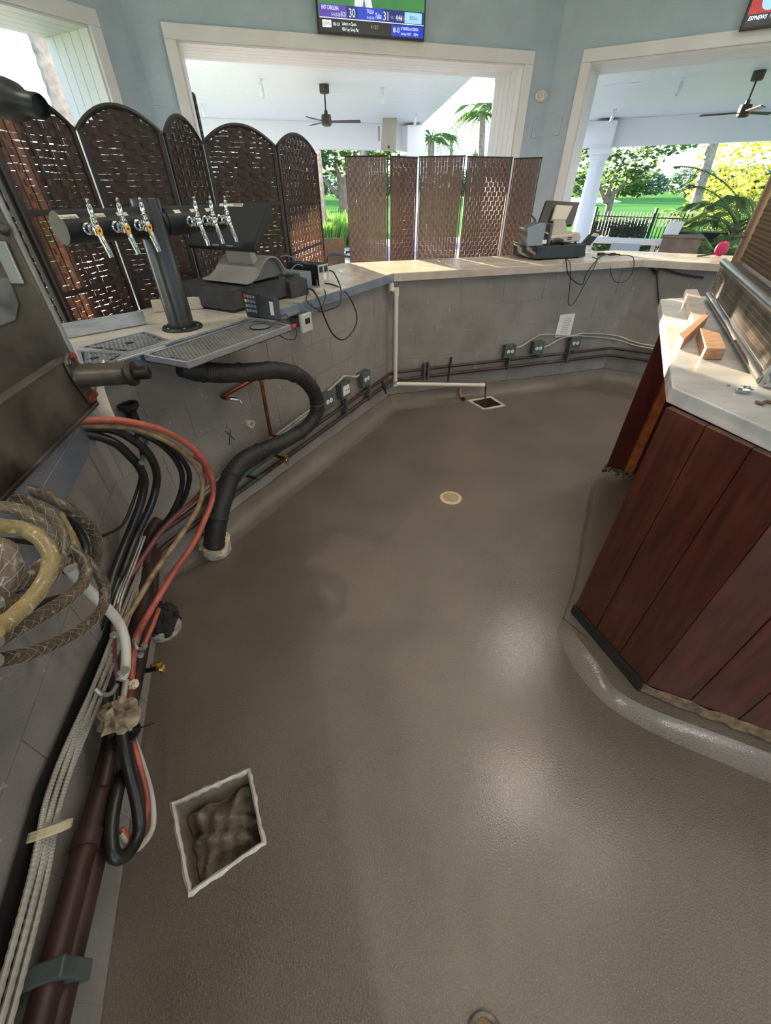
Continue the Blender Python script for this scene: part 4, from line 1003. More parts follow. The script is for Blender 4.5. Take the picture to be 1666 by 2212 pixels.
hose([(293, 935), (307, 990), (303, 1030), (293, 1068), (265, 1133), (215, 1161), (187, 1180), (120, 1215)], [1.30, 1.33, 1.32, 1.30, 1.20, 1.02, .96, .84], .0058, m_bh, 'thin black wire bending left across the wall')
hose([(343, 1316), (330, 1350), (312, 1392)], [.98, .90, .82], .0085, m_or, 'short salmon hose end beside the dark foam stub')
for k in range(3):
    hose([(303 + 5*k, 1158), (278 + 6*k, 1221), (253 + 6*k, 1285), (243 + 7*k, 1322)], [1.22, 1.12, .98, .92], .0055, m_steelm, ('left', 'middle', 'right')[k] + ' braided silver line beside the rose hose', 'braided_line')
hosew([(150, 1228), (185, 1269), (233, 1316), (258, 1348), (271, 1389), (271, 1443), (262, 1470)], [.13, .13, .14, .14, .14, .13, .12], .0145, mat('white_plastic_hose', (206, 200, 186), .45), 'white plastic hose crossing down to the tied bundle')
# fittings, tape wads and tie on the bundle
t = thing('hose_clamps', 'small metal clamps joining the hoses above the tied bundle', 'clamp', pw(0, 300, 1390, .15))
for x, y in ((293, 1385), (303, 1415), (312, 1395), (262, 1455), (271, 1447), (246, 1372)):
    c = pw(0, x, y, .14); M().lathe(c, V(.2, .2, 1), [(.0105, -.005), (.0115, 0), (.0105, .005)], 12).build('clamp_ring', m_steelm, t)
M().tube(spl([pw(0, 291, 1382, .14), pw(0, 296, 1400, .15), pw(0, 312, 1402, .15)], 5), .005, 8).build('elbow_fitting', m_steelm, t, smooth=True)
m_knot = mat('dirty_tape_wad', (176, 158, 130), .85, col2=(92, 76, 60), scale=26, bump=.8, bscale=70)
def wad(c, r, label, sq, m_):
    b = M(); N, H_ = 18, 12; vs_ = []; fs_ = []
    for j in range(H_+1):
        p_ = math.pi*j/H_
        for i_ in range(N):
            q_ = 2*math.pi*i_/N; k_ = r*(1 + .22*math.sin(3*q_+5*p_) + .14*math.sin(7*q_-4*p_) + random.uniform(-.06, .06))
            vs_.append(c + V(sq[0]*k_*math.sin(p_)*math.cos(q_), sq[1]*k_*math.sin(p_)*math.sin(q_), sq[2]*k_*math.cos(p_)))
    for j in range(H_):
        for i_ in range(N): fs_.append((j*N+i_, (j+1)*N+i_, (j+1)*N+(i_+1) % N, j*N+(i_+1) % N))
    return tag(b.add(vs_, fs_).build('tape_wad', m_), label, 'tape')
wad(pw(0, 258, 1545, .12), .050, 'ragged wad of old tape binding the hose bundle', (1.0, 1.0, .8), m_knot)
wad(pw(0, 288, 1478, .13), .015, 'small cream tape knot on the salmon hose', (1, 1, .8), mat('cream_tape', (222, 206, 178), .8))
t = thing('zip_tie', 'black zip tie cinching the hose loop below the tape', 'zip tie', pw(0, 272, 1585, .12))
M().lathe(pw(0, 272, 1586, .12), V(-.1, .15, 1), [(.040, -.004), (.041, 0), (.040, .004)], 20).build('tie_band', m_rub, t)
M().bar(pw(0, 282, 1580, .16), pw(0, 332, 1562, .18), .005, .003).build('tie_tail', m_rub, t)
hosew([(262, 1560), (265, 1590), (277, 1655), (296, 1732), (301, 1790), (285, 1832), (261, 1852), (243, 1840), (240, 1790), (252, 1715), (268, 1670)], [.11, .12, .13, .14, .14, .13, .12, .11, .10, .10, .10], .0175, m_bh, 'thick black hose bent into a hanging loop above the floor sink', 'hose_loop')
hosew([(270, 1550), (281, 1580), (307, 1648), (328, 1724), (330, 1785), (309, 1822), (285, 1835), (262, 1800)], [.12, .13, .14, .14, .14, .13, .12, .10], .0085, mat('pale_grey_hose', (190, 184, 172), .4), 'pale grey hose on the outside of the hanging loop', 'hose_loop')
hosew([(268, 1552), (282, 1585), (302, 1655), (317, 1720), (315, 1772), (303, 1808), (285, 1822), (262, 1790)], [.12, .13, .145, .145, .145, .135, .12, .10], .0085, m_or, 'salmon hose between the black and grey hoses of the loop', 'hose_loop')
hosew([(272, 1470), (266, 1510), (262, 1550)], .115, .009, mat('clear_grey_hose', (180, 172, 158), .3), 'pale hose entering the tape wad from above')
hosew([(250, 1464), (246, 1500), (240, 1545)], .10, .012, m_bh, 'black hose entering the tape wad from above')
hosew([(205, 1488), (220, 1500), (240, 1498), (252, 1480)], [.11, .12, .12, .12], .006, m_steelm, 'small grey u-shaped connector at the ends of the black hoses', 'hose_connector')
hosew([(222, 1700), (236, 1640), (245, 1590), (236, 1545)], [.07, .075, .08, .09], .016, m_cup, 'maroon tube rising behind the hose loop into the tape')
hosew([(340, 1124), (322, 1155), (318, 1200), (318, 1270), (322, 1320)], [.10, .07, .05, .05, .06], .024, m_cup, 'fat maroon drop pipe in the wall corner behind the hoses', 'drop_pipe')
# braided clear hoses coiled under the bin
m_br = mat('brown_braided_hose', (98, 84, 70), .3, col2=(70, 58, 48), scale=14, col3=(150, 140, 124), scale3=60, lo3=.6, hi3=.68)
m_ye = mat('yellow_braided_hose', (150, 130, 84), .3, col2=(126, 106, 68), scale=14, col3=(206, 190, 150), scale3=60, lo3=.6, hi3=.68)
m_thread = mat('braid_thread', (158, 144, 120), .5)
def coil(px, ds, r, m_, label, thread=True):
    ds = ds if isinstance(ds, (list, tuple)) else [ds]*len(px)
    pts = spl([pw(0, x, y, d) for (x, y), d in zip(px, ds)], 10)
    t = thing('braided_hose', label, 'hose', pts[len(pts)//2], 'coiled braided hoses')
    M().tube(pts, r, 12).build('hose_wall', m_, t, smooth=True)
    if thread:
        # resample by length, wind two families of fine threads on the hose wall
        L = [0]
        for a, b in zip(pts[:-1], pts[1:]): L.append(L[-1] + (b-a).length)
        st = .006; n = int(L[-1]/st); q = []; j = 0
        for k in range(n):
            s = k*st
            while j < len(L)-2 and L[j+1] < s: j += 1
            q.append(pts[j].lerp(pts[j+1], (s-L[j])/max(1e-6, L[j+1]-L[j])))
        th_ = M(); prev = None; A_ = []; B_ = []
        for k in range(n):
            tg = (q[min(k+1, n-1)] - q[max(k-1, 0)]).normalized()
            if prev is None: a, b, _ = frame(tg)
            else: a = (prev - tg*prev.dot(tg)).normalized(); b = tg.cross(a)
            prev = a; A_.append(a); B_.append(b)
        for sg in (-1, 1):
            for f in range(4):
                th_.tube([q[k] + (A_[k]*math.cos(sg*k*.33 + f*math.pi/2) + B_[k]*math.sin(sg*k*.33 + f*math.pi/2))*(r*1.01) for k in range(n)], .00045, 3, False)
        o = th_.build('braid', m_thread, t)
    return t
coil([(20, 1048), (83, 1064), (129, 1087), (173, 1116), (200, 1146), (210, 1179), (208, 1212), (200, 1235)], [.10, .14, .18, .20, .20, .19, .17, .16], .0135, m_br, 'brown braided hose in the outermost upper arc of the coil')
coil([(146, 1183), (185, 1210), (212, 1240), (226, 1275), (220, 1315), (177, 1358), (125, 1387), (62, 1412), (-10, 1428)], [.16, .18, .20, .20, .20, .20, .20, .20, .20], .0128, m_br, 'brown braided hose sweeping lowest across the left wall')
coil([(18, 1070), (73, 1089), (112, 1117), (135, 1156), (133, 1194), (118, 1232), (80, 1268), (27, 1300), (-20, 1325)], [.12, .17, .2, .22, .22, .22, .22, .22, .22], .0130, m_br, 'brown braided hose in the second arc of the coil')
coil([(-5, 1095), (42, 1102), (83, 1125), (110, 1158), (116, 1190), (100, 1215), (60, 1245), (-10, 1285)], [.18, .21, .24, .25, .25, .24, .23, .22], .0125, m_br, 'brown braided hose in the third arc of the coil')
coil([(-8, 1136), (52, 1143), (89, 1166), (108, 1196), (108, 1226), (89, 1268), (52, 1312), (-10, 1362)], [.24, .26, .28, .29, .29, .28, .27, .26], .0130, m_ye, 'yellow braided hose in front of the brown coil')
coil([(146, 1184), (175, 1204), (186, 1231), (180, 1258), (156, 1285), (116, 1312), (62, 1345), (-10, 1384)], [.2, .22, .23, .23, .23, .23, .23, .23], .0128, m_br, 'brown braided hose curving under the yellow one')
coil([(-12, 1178), (12, 1186), (26, 1212), (22, 1245), (4, 1280), (-15, 1300)], [.28, .3, .31, .31, .3, .3], .0128, m_br, 'brown braided hose at the left edge of the coil')
coil([(40, 1042), (87, 1052), (112, 1075), (132, 1120), (156, 1165), (168, 1200), (160, 1225)], [.09, .10, .11, .12, .13, .13, .12], .0125, m_ye, 'yellowed braided hose at the back of the coil')
hosew([(60, 1075), (110, 1090), (150, 1120), (178, 1165), (182, 1205), (160, 1235), (130, 1222)], .10, .014, m_bh, 'black hose behind the braided coil')
hosew([(-10, 1168), (40, 1172), (95, 1180)], .12, .012, m_bh, 'black hose crossing behind the coil near the left edge')
hosew([(-10, 1345), (50, 1322), (95, 1305), (130, 1295)], .18, .012, m_bh, 'black taped hose end lying under the yellow hose')
# dark spotlight at the upper left
c0 = pY(20, 215, 1.5); c1 = pY(100, 232, 1.46)
ax_ = (c1 - c0).normalized()
t = thing('black_spotlight', 'black spotlight head poking in at the upper left edge', 'spotlight', c0)
M().lathe(c0, ax_, [(.025, -.2), (.040, -.16), (.043, -.08), (.043, .0), (.038, .03), (.026, .05), (.0245, .08), (.0255, .10), (.023, .105), (.021, .09), (.0, .09)], 28).build('lamp_body', m_blackm, t, smooth=True)
M().tube([c0 - ax_*.1, c0 - ax_*.12 - UP*.10, V(c0.x - ax_.x*.12, c0.y - .12, 1.76)], .012, 8).build('bracket_arm', m_black, t)
# ================================================================== second till on the back counter
Q2 = pz(1155, 563, 1.131)
def L2(a, c, z): return Q2 + t2*a - n2*c + UP*(z-1.131)
def pt2(x, y, c): return pp(x, y, Q2 - n2*c, n2)
t = thing('cash_drawer', 'dark grey cash drawer seen from behind on the back counter', 'cash drawer', L2(.26, .2, 1.131))
m_dg = mat('blue_black_metal', (52, 58, 62), .45, .3, col2=(40, 44, 48), scale=9)
M().box(L2(.265, .2, 1.19), (.53, .40, .098), (t2, n2, UP)).build('drawer_case', m_dg, t, bevel=.006)
for a in (.04, .49):
    for c in (.04, .36): M().cyl(L2(a, c, 1.131), L2(a, c, 1.142), .014, 10).build('rubber_foot', m_rub, t)
Z2 = 1.2395
t = thing('till_terminal', 'till seen from behind with beige stand and black monitor back', 'till', L2(.3, .22, Z2))
c_ = .24
mb = [pt2(1163, 484, c_ - .06), pt2(1237, 487, c_ - .06), pt2(1261, 431, c_ + .06), pt2(1181, 432, c_ + .06)]
mb[2] = mb[1] + (mb[3] - mb[0])*1.0
mn = (mb[1]-mb[0]).cross(mb[3]-mb[0]).normalized()
if mn.dot(EYE-mb[0]) < 0: mn = -mn
hs = M().ext(mb, -mn*.03).build('monitor_back', m_blackm, t, bevel=.008)
def mq(u, v, d=0): return mb[0].lerp(mb[1], u).lerp(mb[3].lerp(mb[2], u), v) + mn*d
m_bei = mat('beige_plastic', (186, 176, 160), .5)
M().ext([mq(.30, .10, .0), mq(.72, .10, .0), mq(.78, .74, .0), mq(.28, .74, .0)], mn*.035).build('mount_block', m_bei, t, bevel=.012)
nk = [mq(.38, .12, .03), mq(.70, .12, .03), L2(.44, .17, 1.30), L2(.25, .17, 1.30)]
M().ext(nk, -n2*.05).build('stand_neck', m_bei, t, bevel=.008)
b_ = M().ext([L2(.18, .10, Z2+.012), L2(.52, .10, Z2+.012), L2(.53, .10, Z2+.05), L2(.50, .10, Z2+.085), L2(.44, .10, Z2+.09), L2(.40, .10, Z2+.075), L2(.18, .10, Z2+.06)], -n2*.2)
sb = b_.build('stand_base', m_bei, t, bevel=.01)
for dz_, w_ in ((.050, .05), (.036, .045)): M().box(L2(.40, .0995, Z2 + dz_), (w_, .001, .007), (t2, n2, UP)).build('printed_line', m_ink, sb)
for a in (.22, .5):
    for c in (.13, .27): M().cyl(L2(a, c, Z2), L2(a, c, Z2+.02), .012, 8).build('stand_foot', m_black, t)
pq = [pt2(1140, 528, .03), pt2(1172, 530, .03), pt2(1181, 482, .03), pt2(1173, 480, .03), pt2(1141, 492, .03)]
t = thing('receipt_printer', 'grey receipt printer standing on the left of the back counter drawer', 'printer', L2(.06, .06, Z2))
lo = min(q.z for q in pq); pq = [q + UP*(Z2 + .001 - lo) for q in pq]
pq[0].z = pq[1].z = Z2 + .001
sd_ = M().ext(pq, -n2*.02 + t2*.0).build('side_cheek', mat('printer_grey', (132, 140, 146), .5), t, bevel=.004)
M().ext([q - n2*.021 for q in pq], -n2*.13).build('printer_body', mat('printer_dark', (86, 88, 90), .45), t, bevel=.006)
M().ext([q + t2*.055 - n2*.004 for q in (pq[1], pq[1] + t2*.03, pq[2] + t2*.03, pq[2])], -n2*.12).build('paper_hood', MATS['printer_dark'], t, bevel=.012)
M().box(L2(.085, .0285, Z2 + .03), (.045, .001, .03), (t2, n2, UP)).build('white_sticker', m_paper, sd_)
tag(M().box(L2(-.0, .26, Z2+.012), (.13, .12, .016), (t2, n2, UP)).build('phone_slab', m_black, bevel=.004), 'flat black tablet lying on the left end of the back counter drawer', 'tablet')
tag(M().tube(spl([L2(.17, .04, Z2+.02), L2(.21, .03, Z2+.035), L2(.26, .03, Z2+.03), L2(.30, .05, Z2+.015)], 5), .02, 10).build('cable_bundle', m_black, smooth=True), 'black bundle of cables between printer and stand', 'cables')
t = thing('card_reader', 'black card reader tilted on a stand at the right of the back till', 'card reader', L2(.57, .15, 1.131))
r0, r1, r2, r3 = pt2(1256, 527, .18), pt2(1276, 530, .16), pt2(1303, 497, .16), pt2(1286, 494, .18)
rn = (r1-r0).cross(r3-r0).normalized()
if rn.dot(EYE - r0) < 0: rn = -rn
rb = M().ext([r0, r1, r2, r3], -rn*.03).build('reader_body', m_black, t, bevel=.005)
M().ext([r0.lerp(r3, .55) + (r1-r0)*.2, r0.lerp(r3, .55) + (r1-r0)*.8, r0.lerp(r3, .75) + (r1-r0)*.8, r0.lerp(r3, .75) + (r1-r0)*.2], rn*.002).build('display', m_grey2, rb)
M().ext([r0.lerp(r3, .86) + (r1-r0)*.25, r0.lerp(r3, .86) + (r1-r0)*.75, r0.lerp(r3, .95) + (r1-r0)*.75, r0.lerp(r3, .95) + (r1-r0)*.25], rn*.002).build('slot', m_grey2, rb)
M().ext([L2(.545, .10, 1.131), L2(.63, .10, 1.131), L2(.60, .10, 1.235), L2(.56, .10, 1.235)], -n2*.10).build('stand_block', m_black, t, bevel=.006)
W2 = lambda x, y, d: pw(2, x, y, d)
cable('hanging_cable', [W2(1222, 560, -.05), W2(1224, 566, .07), W2(1227, 590, .09), W2(1240, 607, .09), W2(1258, 614, .09), W2(1268, 590, .09), W2(1287, 565, .08), W2(1296, 558, -.04)], .005, m_black, 'thick black cable drooping in a shallow loop below the back till')
cable('hanging_cable', [W2(1224, 560, -.05), W2(1232, 570, .07), W2(1232, 610, .08), W2(1228, 655, .08), W2(1240, 655, .08), W2(1260, 620, .08), W2(1280, 585, .08), W2(1290, 562, .07), W2(1280, 556, -.05)], .0035, m_black, 'thin black cable hanging in a long narrow loop below the back till')
cable('hanging_cable', [W2(1338, 552, -.1), W2(1360, 552, -.03), W2(1370, 562, .07), W2(1366, 590, .08), W2(1348, 609, .08), W2(1328, 607, .08), W2(1319, 585, .07), W2(1320, 572, .05)], .0035, m_black, 'thin black cable hanging in a round loop right of the back till')
cable('counter_cable', [pz(1290, 560, 1.14), pz(1300, 552, 1.14), pz(1318, 549, 1.14), pz(1340, 550, 1.14)], .006, m_black, 'black cable with plugs lying on the back counter')
for x, y, lb in ((1299, 549, 'left'), (1322, 549, 'right')):
    tag(M().box(pz(x, y, 1.142), (.07, .035, .024), (t2, n2, UP)).build('cable_plug', m_black, bevel=.006), 'black cable plug on the back counter, the ' + lb + ' one', 'plug')
cable('wall_cable', [pw(3, 1408, 577, .01), pw(3, 1418, 590, .02), pw(3, 1421, 620, .02), pw(3, 1424, 660, .02)], .006, m_black, 'black cable running down the wall behind the island')
cable('wall_cable', [pw(3, 1405, 578, .02), pw(3, 1418, 592, .03), pw(3, 1427, 580, .02), pw(3, 1470, 592, .02), pw(3, 1520, 600, .02)], .008, m_black, 'black cable tucked under the right counter edge')
# dark leafy plant behind the back till
pc = pz(1158, 545, 1.131) + V(.18, .42, 0); pc.z = 0
t = thing('potted_plant', 'dark reddish leafy plant in a pot behind the back till', 'plant', pc)
M().lathe(pc, UP, [(.13, 0), (.16, .5), (.17, .52), (.15, .52), (.14, .45), (0, .45)], 20).build('pot', m_blackm, t, smooth=True)
m_dl = leafmat('dark_plum_leaf', (70, 48, 44), (52, 56, 44), .2)
for k in range(16):
    a = random.uniform(0, 6.28); r_ = random.uniform(.08, .24); z0 = random.uniform(.75, 1.35)
    p0 = pc + UP*(z0-.2); p3 = pc + V(math.cos(a)*r_, math.sin(a)*r_, z0 + random.uniform(.05, .3))
    d = (p3-p0); sdv = d.cross(UP).normalized(); b = M(); vs_ = []
    for j in range(6):
        f = j/5; w_ = .045*math.sin(math.pi*min(1, f*.9+.08)); c = p0 + d*f + UP*(.12*math.sin(math.pi*f)) - UP*.06*f*f
        vs_ += [c - sdv*w_, c + UP*-.008, c + sdv*w_]
    for j in range(5):
        for i_ in range(2): b.f.append((3*j+i_, 3*j+i_+1, 3*j+4+i_, 3*j+3+i_))
    b.v = vs_; b.build('leaf', m_dl, t, smooth=True)
M().tube([pc + UP*.4, pc + UP*1.3], .012, 6).build('stem', m_debris, t)
# magenta pouch on the right counter
c = pz(1563, 551, 1.131); 
s_ = (c - WALLS[3][0]).dot(WALLS[3][2]); c = WP(3, s_ - .05, -.52, 1.131)
t = thing('magenta_pouch', 'small magenta pouch with a dark strap on the right counter', 'pouch', c)
M().ball(c + UP*.062, .062, 16, (1, .6, 1)).build('pouch_body', mat('magenta_fabric', (176, 30, 84), .5), t, smooth=True)
M().tube(spl([c + V(-.04, 0, .03), c + V(-.10, 0, .012), c + V(-.16, .0, .006), c + V(-.22, -.02, .006)], 4), .006, 6).build('strap', m_black, t)
# ================================================================== on the marble island
R1, R2 = pz(1528, 646, IT1 + .004), pz(1641, 834, IT1 + .004)
rd = (R2-R1).normalized(); rn_ = V(-rd.y, rd.x, 0)
if rn_.x < 0: rn_ = -rn_                                 # away from the viewer, into the island
RL_ = (R2-R1).length; ZT = 1.335 - (IT1+.004)
m_sr = mat('stainless_rack', (190, 186, 180), .25, 1.0, col2=(160, 156, 150), scale=8)
t = thing('mesh_rack', 'stainless steel rack with expanded mesh sides standing on the marble', 'rack', (R1+R2)/2)
def RP(s, d, z): return R1 + rd*s + rn_*d + UP*z
M().tube([RP(-.01, 0, .02), RP(RL_, 0, .02)], .017, 14).build('lower_rail', m_sr, t, smooth=True)
M().tube([RP(-.01, 0, ZT), RP(RL_+.3, 0, ZT)], .017, 14).build('upper_rail', m_sr, t, smooth=True)
M().prism([RP(0, .0, 0), RP(RL_, 0, 0), RP(RL_, .36, 0), RP(0, .36, 0)], IT1+.001, IT1+.02).build('base_plate', m_sr, t, bevel=.003)
for s in (0.0, RL_-.01):
    for d in (0.0, .33): M().bar(RP(s, d, .0), RP(s, d, ZT), .03, .012, rn_).build('corner_post', m_sr, t, bevel=.002)
for d in (.33,):
    M().tube([RP(-.01, d, ZT), RP(RL_+.3, d, ZT)], .012, 10).build('rear_rail', m_sr, t, smooth=True)
def exmesh(o, u, v, L, H, pu, pv, w_, nrm):
    """expanded metal: rows of zigzag strands welded where they touch"""
    b = M(); nr = int(H/pv)
    for r in range(nr):
        for ph in (0, 1):
            pts = []; k = 0
            while k*pu/2 <= L:
                up_ = (k + ph) % 2
                pts.append(o + u*(k*pu/2) + v*(r*pv + (pv if up_ else 0) + (0 if True else 0)) + nrm*(.0015 if up_ else -.0015)); k += 1
            vs_ = []; fs_ = []
            for q in pts: vs_ += [q - v*w_, q + v*w_, q + v*w_ + nrm*.004, q - v*w_ + nrm*.004]
            for j in range(len(pts)-1):
                for c in range(4): fs_.append((4*j+c, 4*j+(c+1) % 4, 4*j+4+(c+1) % 4, 4*j+4+c))
            b.add(vs_, fs_)
    return b
exmesh(RP(.02, .004, .04), rd, UP, RL_-.05, ZT-.05, .020, .019, .0013, rn_).build('front_mesh', m_sr, t)
exmesh(RP(.02, .02, ZT), rd, rn_, RL_+.25, .30, .020, .019, .0013, UP).build('top_mesh', m_sr, t)
exmesh(RP(RL_-.004, .03, .04), rn_, UP, .29, ZT-.06, .06, .04, .004, rd).build('end_mesh', m_sr, t)
p0 = RP(.0, .06, ZT)
M().bar(p0 - UP*.15, p0 + UP*1.2, .055, .03, rd).build('tall_post', mat('bronzed_post', (150, 122, 96), .4, .7), t, bevel=.003)
exmesh(p0 + rd*.05 + UP*.02, rd, UP, 1.0, 1.1, .036, .034, .0026, rn_).build('tall_mesh', mat('bronze_mesh', (118, 100, 82), .4, .7), t)
M().tube(spl([p0 + rd*.01 + UP*.13 + rn_*-.03, p0 + rd*.04 + UP*.125 - rn_*.04, p0 + rd*.06 + UP*.115 - rn_*.03], 4), .008, 8).build('latch', mat('brown_latch', (110, 84, 64), .5), t)
# offcuts of lumber
def block(px, z, label, name='lumber_offcut', m_=None, h=.04):
    P_ = [pz(x, y, z + h) for x, y in px]
    return tag(M().ext([V(q.x, q.y, z) for q in P_], UP*h).build(name, m_ or m_cut, bevel=.0015), label, 'offcut', 'lumber offcuts on the marble')
block([(1482, 625), (1507, 625), (1530, 674), (1500, 700)], IT1 + .001, 'pale grey plank lying along the far end of the marble', 'plank_offcut', mat('pale_lumber', (188, 176, 168), .6, col2=(168, 156, 148), scale=14), .035)
block([(1467, 722), (1478, 733), (1532, 682), (1524, 676)], IT1 + .001, 'long narrow lumber offcut leaning in the sunlight', m_=m_cut, h=.04)
block([(1513, 708), (1556, 720), (1571, 753), (1527, 752)], IT1 + .001, 'short wide lumber block beside the steel rack', m_=m_cut, h=.04)
f = M(); c = pz(1606, 849, IT1); N = 14; vs_ = []
for j in range(8):
    p_ = math.pi*j/7
    for i_ in range(N):
        q_ = 2*math.pi*i_/N; k_ = random.uniform(.75, 1.15)
        vs_.append(c + V(.030*k_*math.sin(p_)*math.cos(q_), .014*k_*math.sin(p_)*math.sin(q_), .011 + .011*k_*math.cos(p_)))
f.add(vs_, [(j*N+i_, (j+1)*N+i_, (j+1)*N+(i_+1) % N, j*N+(i_+1) % N) for j in range(7) for i_ in range(N)])
tag(f.build('foil_scrap', m_chrome), 'crumpled scrap of clear foil on the marble', 'foil')
tag(M().tube(spl([pz(1634, 868, IT1+.004), pz(1646, 872, IT1+.006), pz(1656, 867, IT1+.006), pz(1672, 872, IT1+.004)], 4), .0045, 6).build('twig', m_debris), 'short brown twig on the marble near the right edge', 'twig')
tag(M().lathe(pz(1574, 834, IT1), UP, [(.005, 0), (.005, .004), (.003, .004), (.003, 0)], 10).build('metal_ring', m_steelm), 'tiny metal ring on the marble beside the foil', 'ring')
# ================================================================== woven folding screens beyond the counter
m_weave = leafmat('dark_woven_paper', (66, 47, 40), (48, 34, 29), .22)
m_weave2 = mat('brown_woven_paper', (96, 72, 62), .36, col2=(78, 58, 52), scale=22, spec=.5)
m_frame = mat('dark_screen_frame', (40, 31, 30), .4)
def panel(t, a, b, h, arch, cw, rh, gap, leak, m_, crossbars, seed):
    rnd = random.Random(seed); d = (b-a); W_ = d.length; d.normalize(); n = V(d.y, -d.x, 0)
    if (EYE - a).dot(n) < 0: n = -n
    a = a + d*.008; W_ -= .016
    top = lambda u: h - arch*(2*min(1, max(0, u/W_))-1)**2 if arch else h
    p_ = .012
    for u in (p_, W_-p_): pf = M().bar(a + d*u + UP*.02, a + d*u + UP*(top(u)), .024 if crossbars else .012, .02 if crossbars else .014, n).build('stile', m_frame, t, bevel=.003)
    K = 14 if arch else 1
    ar = M().tube([a + d*(W_*k/K) + UP*(top(W_*k/K) - .006) for k in range(K+1)], .012 if crossbars else .007, 8); ar.build('top_rail', m_frame, pf, smooth=bool(arch))
    for z in crossbars:
        M().bar(a + d*.01 + UP*z, a + d*(W_-.01) + UP*z, .022, .018, n).build('cross_rail', m_frame, pf)
    if not crossbars: rh = (h - .085)/round((h - .085)/rh)
    wv = M(); nu = max(3, int(round((W_ - .05)/cw))); cw2 = (W_-.05)/nu; z = .08; r = 0
    while z < h - (.02 if crossbars else .03):
        odd = bool(leak) and r % 2
        for i in range(nu + (1 if odd else 0)):
            ua = .022 + (i - (.5 if odd else 0))*cw2; ub = ua + cw2; ua = max(ua, .022); ub = min(ub, W_ - .022); uc = (ua+ub)/2
            z1 = min(z + rh, top(uc) - (.016 if crossbars else .001)); z0_ = z
            for cb in crossbars:
                if z0_ < cb < z1: z0_, z1 = (cb, z1) if cb - z0_ < z1 - cb else (z0_, cb)
            if z1 - z0_ < .004 : continue
            fw = (i % 2) if leak else ((i + r) % 2)
            dp = .0035 if fw else -.0035
            hh = z1 - z0_ + (.001 if leak else -gap*.5); w_ = ub - ua + (.002 if leak else -.001)
            c = a + d*uc + n*dp + UP*((z0_+z1)/2)
            # slightly bowed strips; the loose rope weave leaves a few pinholes of light
            for hf in ((-1, 1) if leak else (0,)):
                hg = hh - (leak*.0062*rnd.random() if rnd.random() < .36 else 0)
                xs_ = ((-w_/2, -w_/4, 0) if hf < 0 else (0, w_/4, w_/2)) if hf else (-w_/2, 0, w_/2); q = []
                for xx in xs_:
                    bb = (.0012 - .0037*(abs(xx)/(w_/2))**2)*(1 if fw else -1)
                    for zz in (-hg/2, hg/2): q.append(c + d*xx + n*bb + UP*zz)
                wv.add(q, [(0, 2, 3, 1), (2, 4, 5, 3)])
        z += rh; r += 1
    # stakes the strips are woven on
    for i in range(nu+1):
        u = .025 + i*cw2; zt = top(u) - .012
        wv.box(a + d*u + UP*((.06+zt)/2), (.004, .003, zt-.06), (d, n, UP))
    o = wv.build('woven_infill', m_, t); o['kind'] = 'stuff'
def at_az(x, y, d_off, i=1):               # plan point behind bar wall i on the sight line of a pixel column
    q = pw(i, x, y, d_off); return V(q.x, q.y, 0)
SA = [(-70, 330, -.86), (8, 385, -.74), (165, 290, -.92), (356, 300, -.74), (438, 322, -1.0), (598, 326, -.76), (684, 342, -1.12)]
pts = [at_az(*q) for q in SA]
t = thing('folding_screen', 'dark arched woven folding screen standing behind the tap tower', 'folding screen', sum(pts, V(0,0,0))/len(pts))
t.location.z = 0; OFF[t.name] = Vector(t.location)
for k, (a, b) in enumerate(zip(pts[:-1], pts[1:])):
    panel(t, a, b, 1.99, .10, .045, .026, .0018, 1.0, m_weave, (.5, .87, 1.24, 1.57), 100+k)
SB = [(747, 5.95), (841, 5.80), (901, 6.05), (1001, 5.90), (1098, 6.15), (1160, 5.95)]
pts = []
for x, Y in SB:
    q = pY(x, 420, Y); pts.append(V(q.x, q.y, 0))
t = thing('folding_screen', 'flat-topped brown woven folding screen standing behind the back counter', 'folding screen', sum(pts, V(0,0,0))/len(pts))
for k, (a, b) in enumerate(zip(pts[:-1], pts[1:])):
    panel(t, a, b, (1.935, 1.93, 1.935, 1.93, 1.92)[k], 0, .034, .044, .0006, 0.0, m_weave2, (), 200+k)
# ================================================================== things on the upper walls and porch ceilings
WBn = V(RE.y, -RE.x, 0)                                   # back wall, into the room
def bw(x, y, d=0.0): return pp(x, y, RL + WBn*d, WBn)
rdir = (RCORN[1] - RR).normalized(); WRn = V(rdir.y, -rdir.x, 0)
if (RC - RR).dot(WRn) < 0: WRn = -WRn
def rw(x, y, d=0.0): return pp(x, y, RR + WRn*d, WRn)
def emi(name, col, k=1.0): return mat(name, col, .35, emit=col, estr=k)
TVK = 0.75
# --- television over the middle opening
bl, br = bw(688, 67, .10), bw(917, 92, .10)
ux = RE; Wt = (br-bl).dot(ux); Ht = Wt*.5625
bl = V(bl.x, bl.y, (bl.z+br.z)/2)
t = thing('television', 'wall mounted television showing a football game above the middle opening', 'television', bl + ux*Wt/2)
M().ext([bl, bl + ux*Wt, bl + ux*Wt + UP*Ht, bl + UP*Ht], -WBn*.05).build('tv_case', m_black, t, bevel=.004)
M().bar(bl + ux*Wt/2 + UP*Ht/2 - WBn*.05, bl + ux*Wt/2 + UP*Ht/2 - WBn*.1, .3, .3).build('wall_bracket', m_black, t)
def tq(u, v, d=.002): return bl + ux*(Wt*u) + UP*(Ht*v) + WBn*d
def flat(name, pts, m_, par, d=.002): return M().ext([tq(u, v, d) for u, v in pts], -WBn*.0008).build(name, m_, par)
def rect(a, b, c, e): return [(a, b), (c, b), (c, e), (a, e)]
m_gr = mat('screen_grass', (58, 120, 70), .35, col2=(84, 150, 92), scale=2.4, emit=(40, 120, 64), estr=.55)
sc = flat('screen_picture', rect(.012, .02, .988, .985), m_gr, t, .0012)
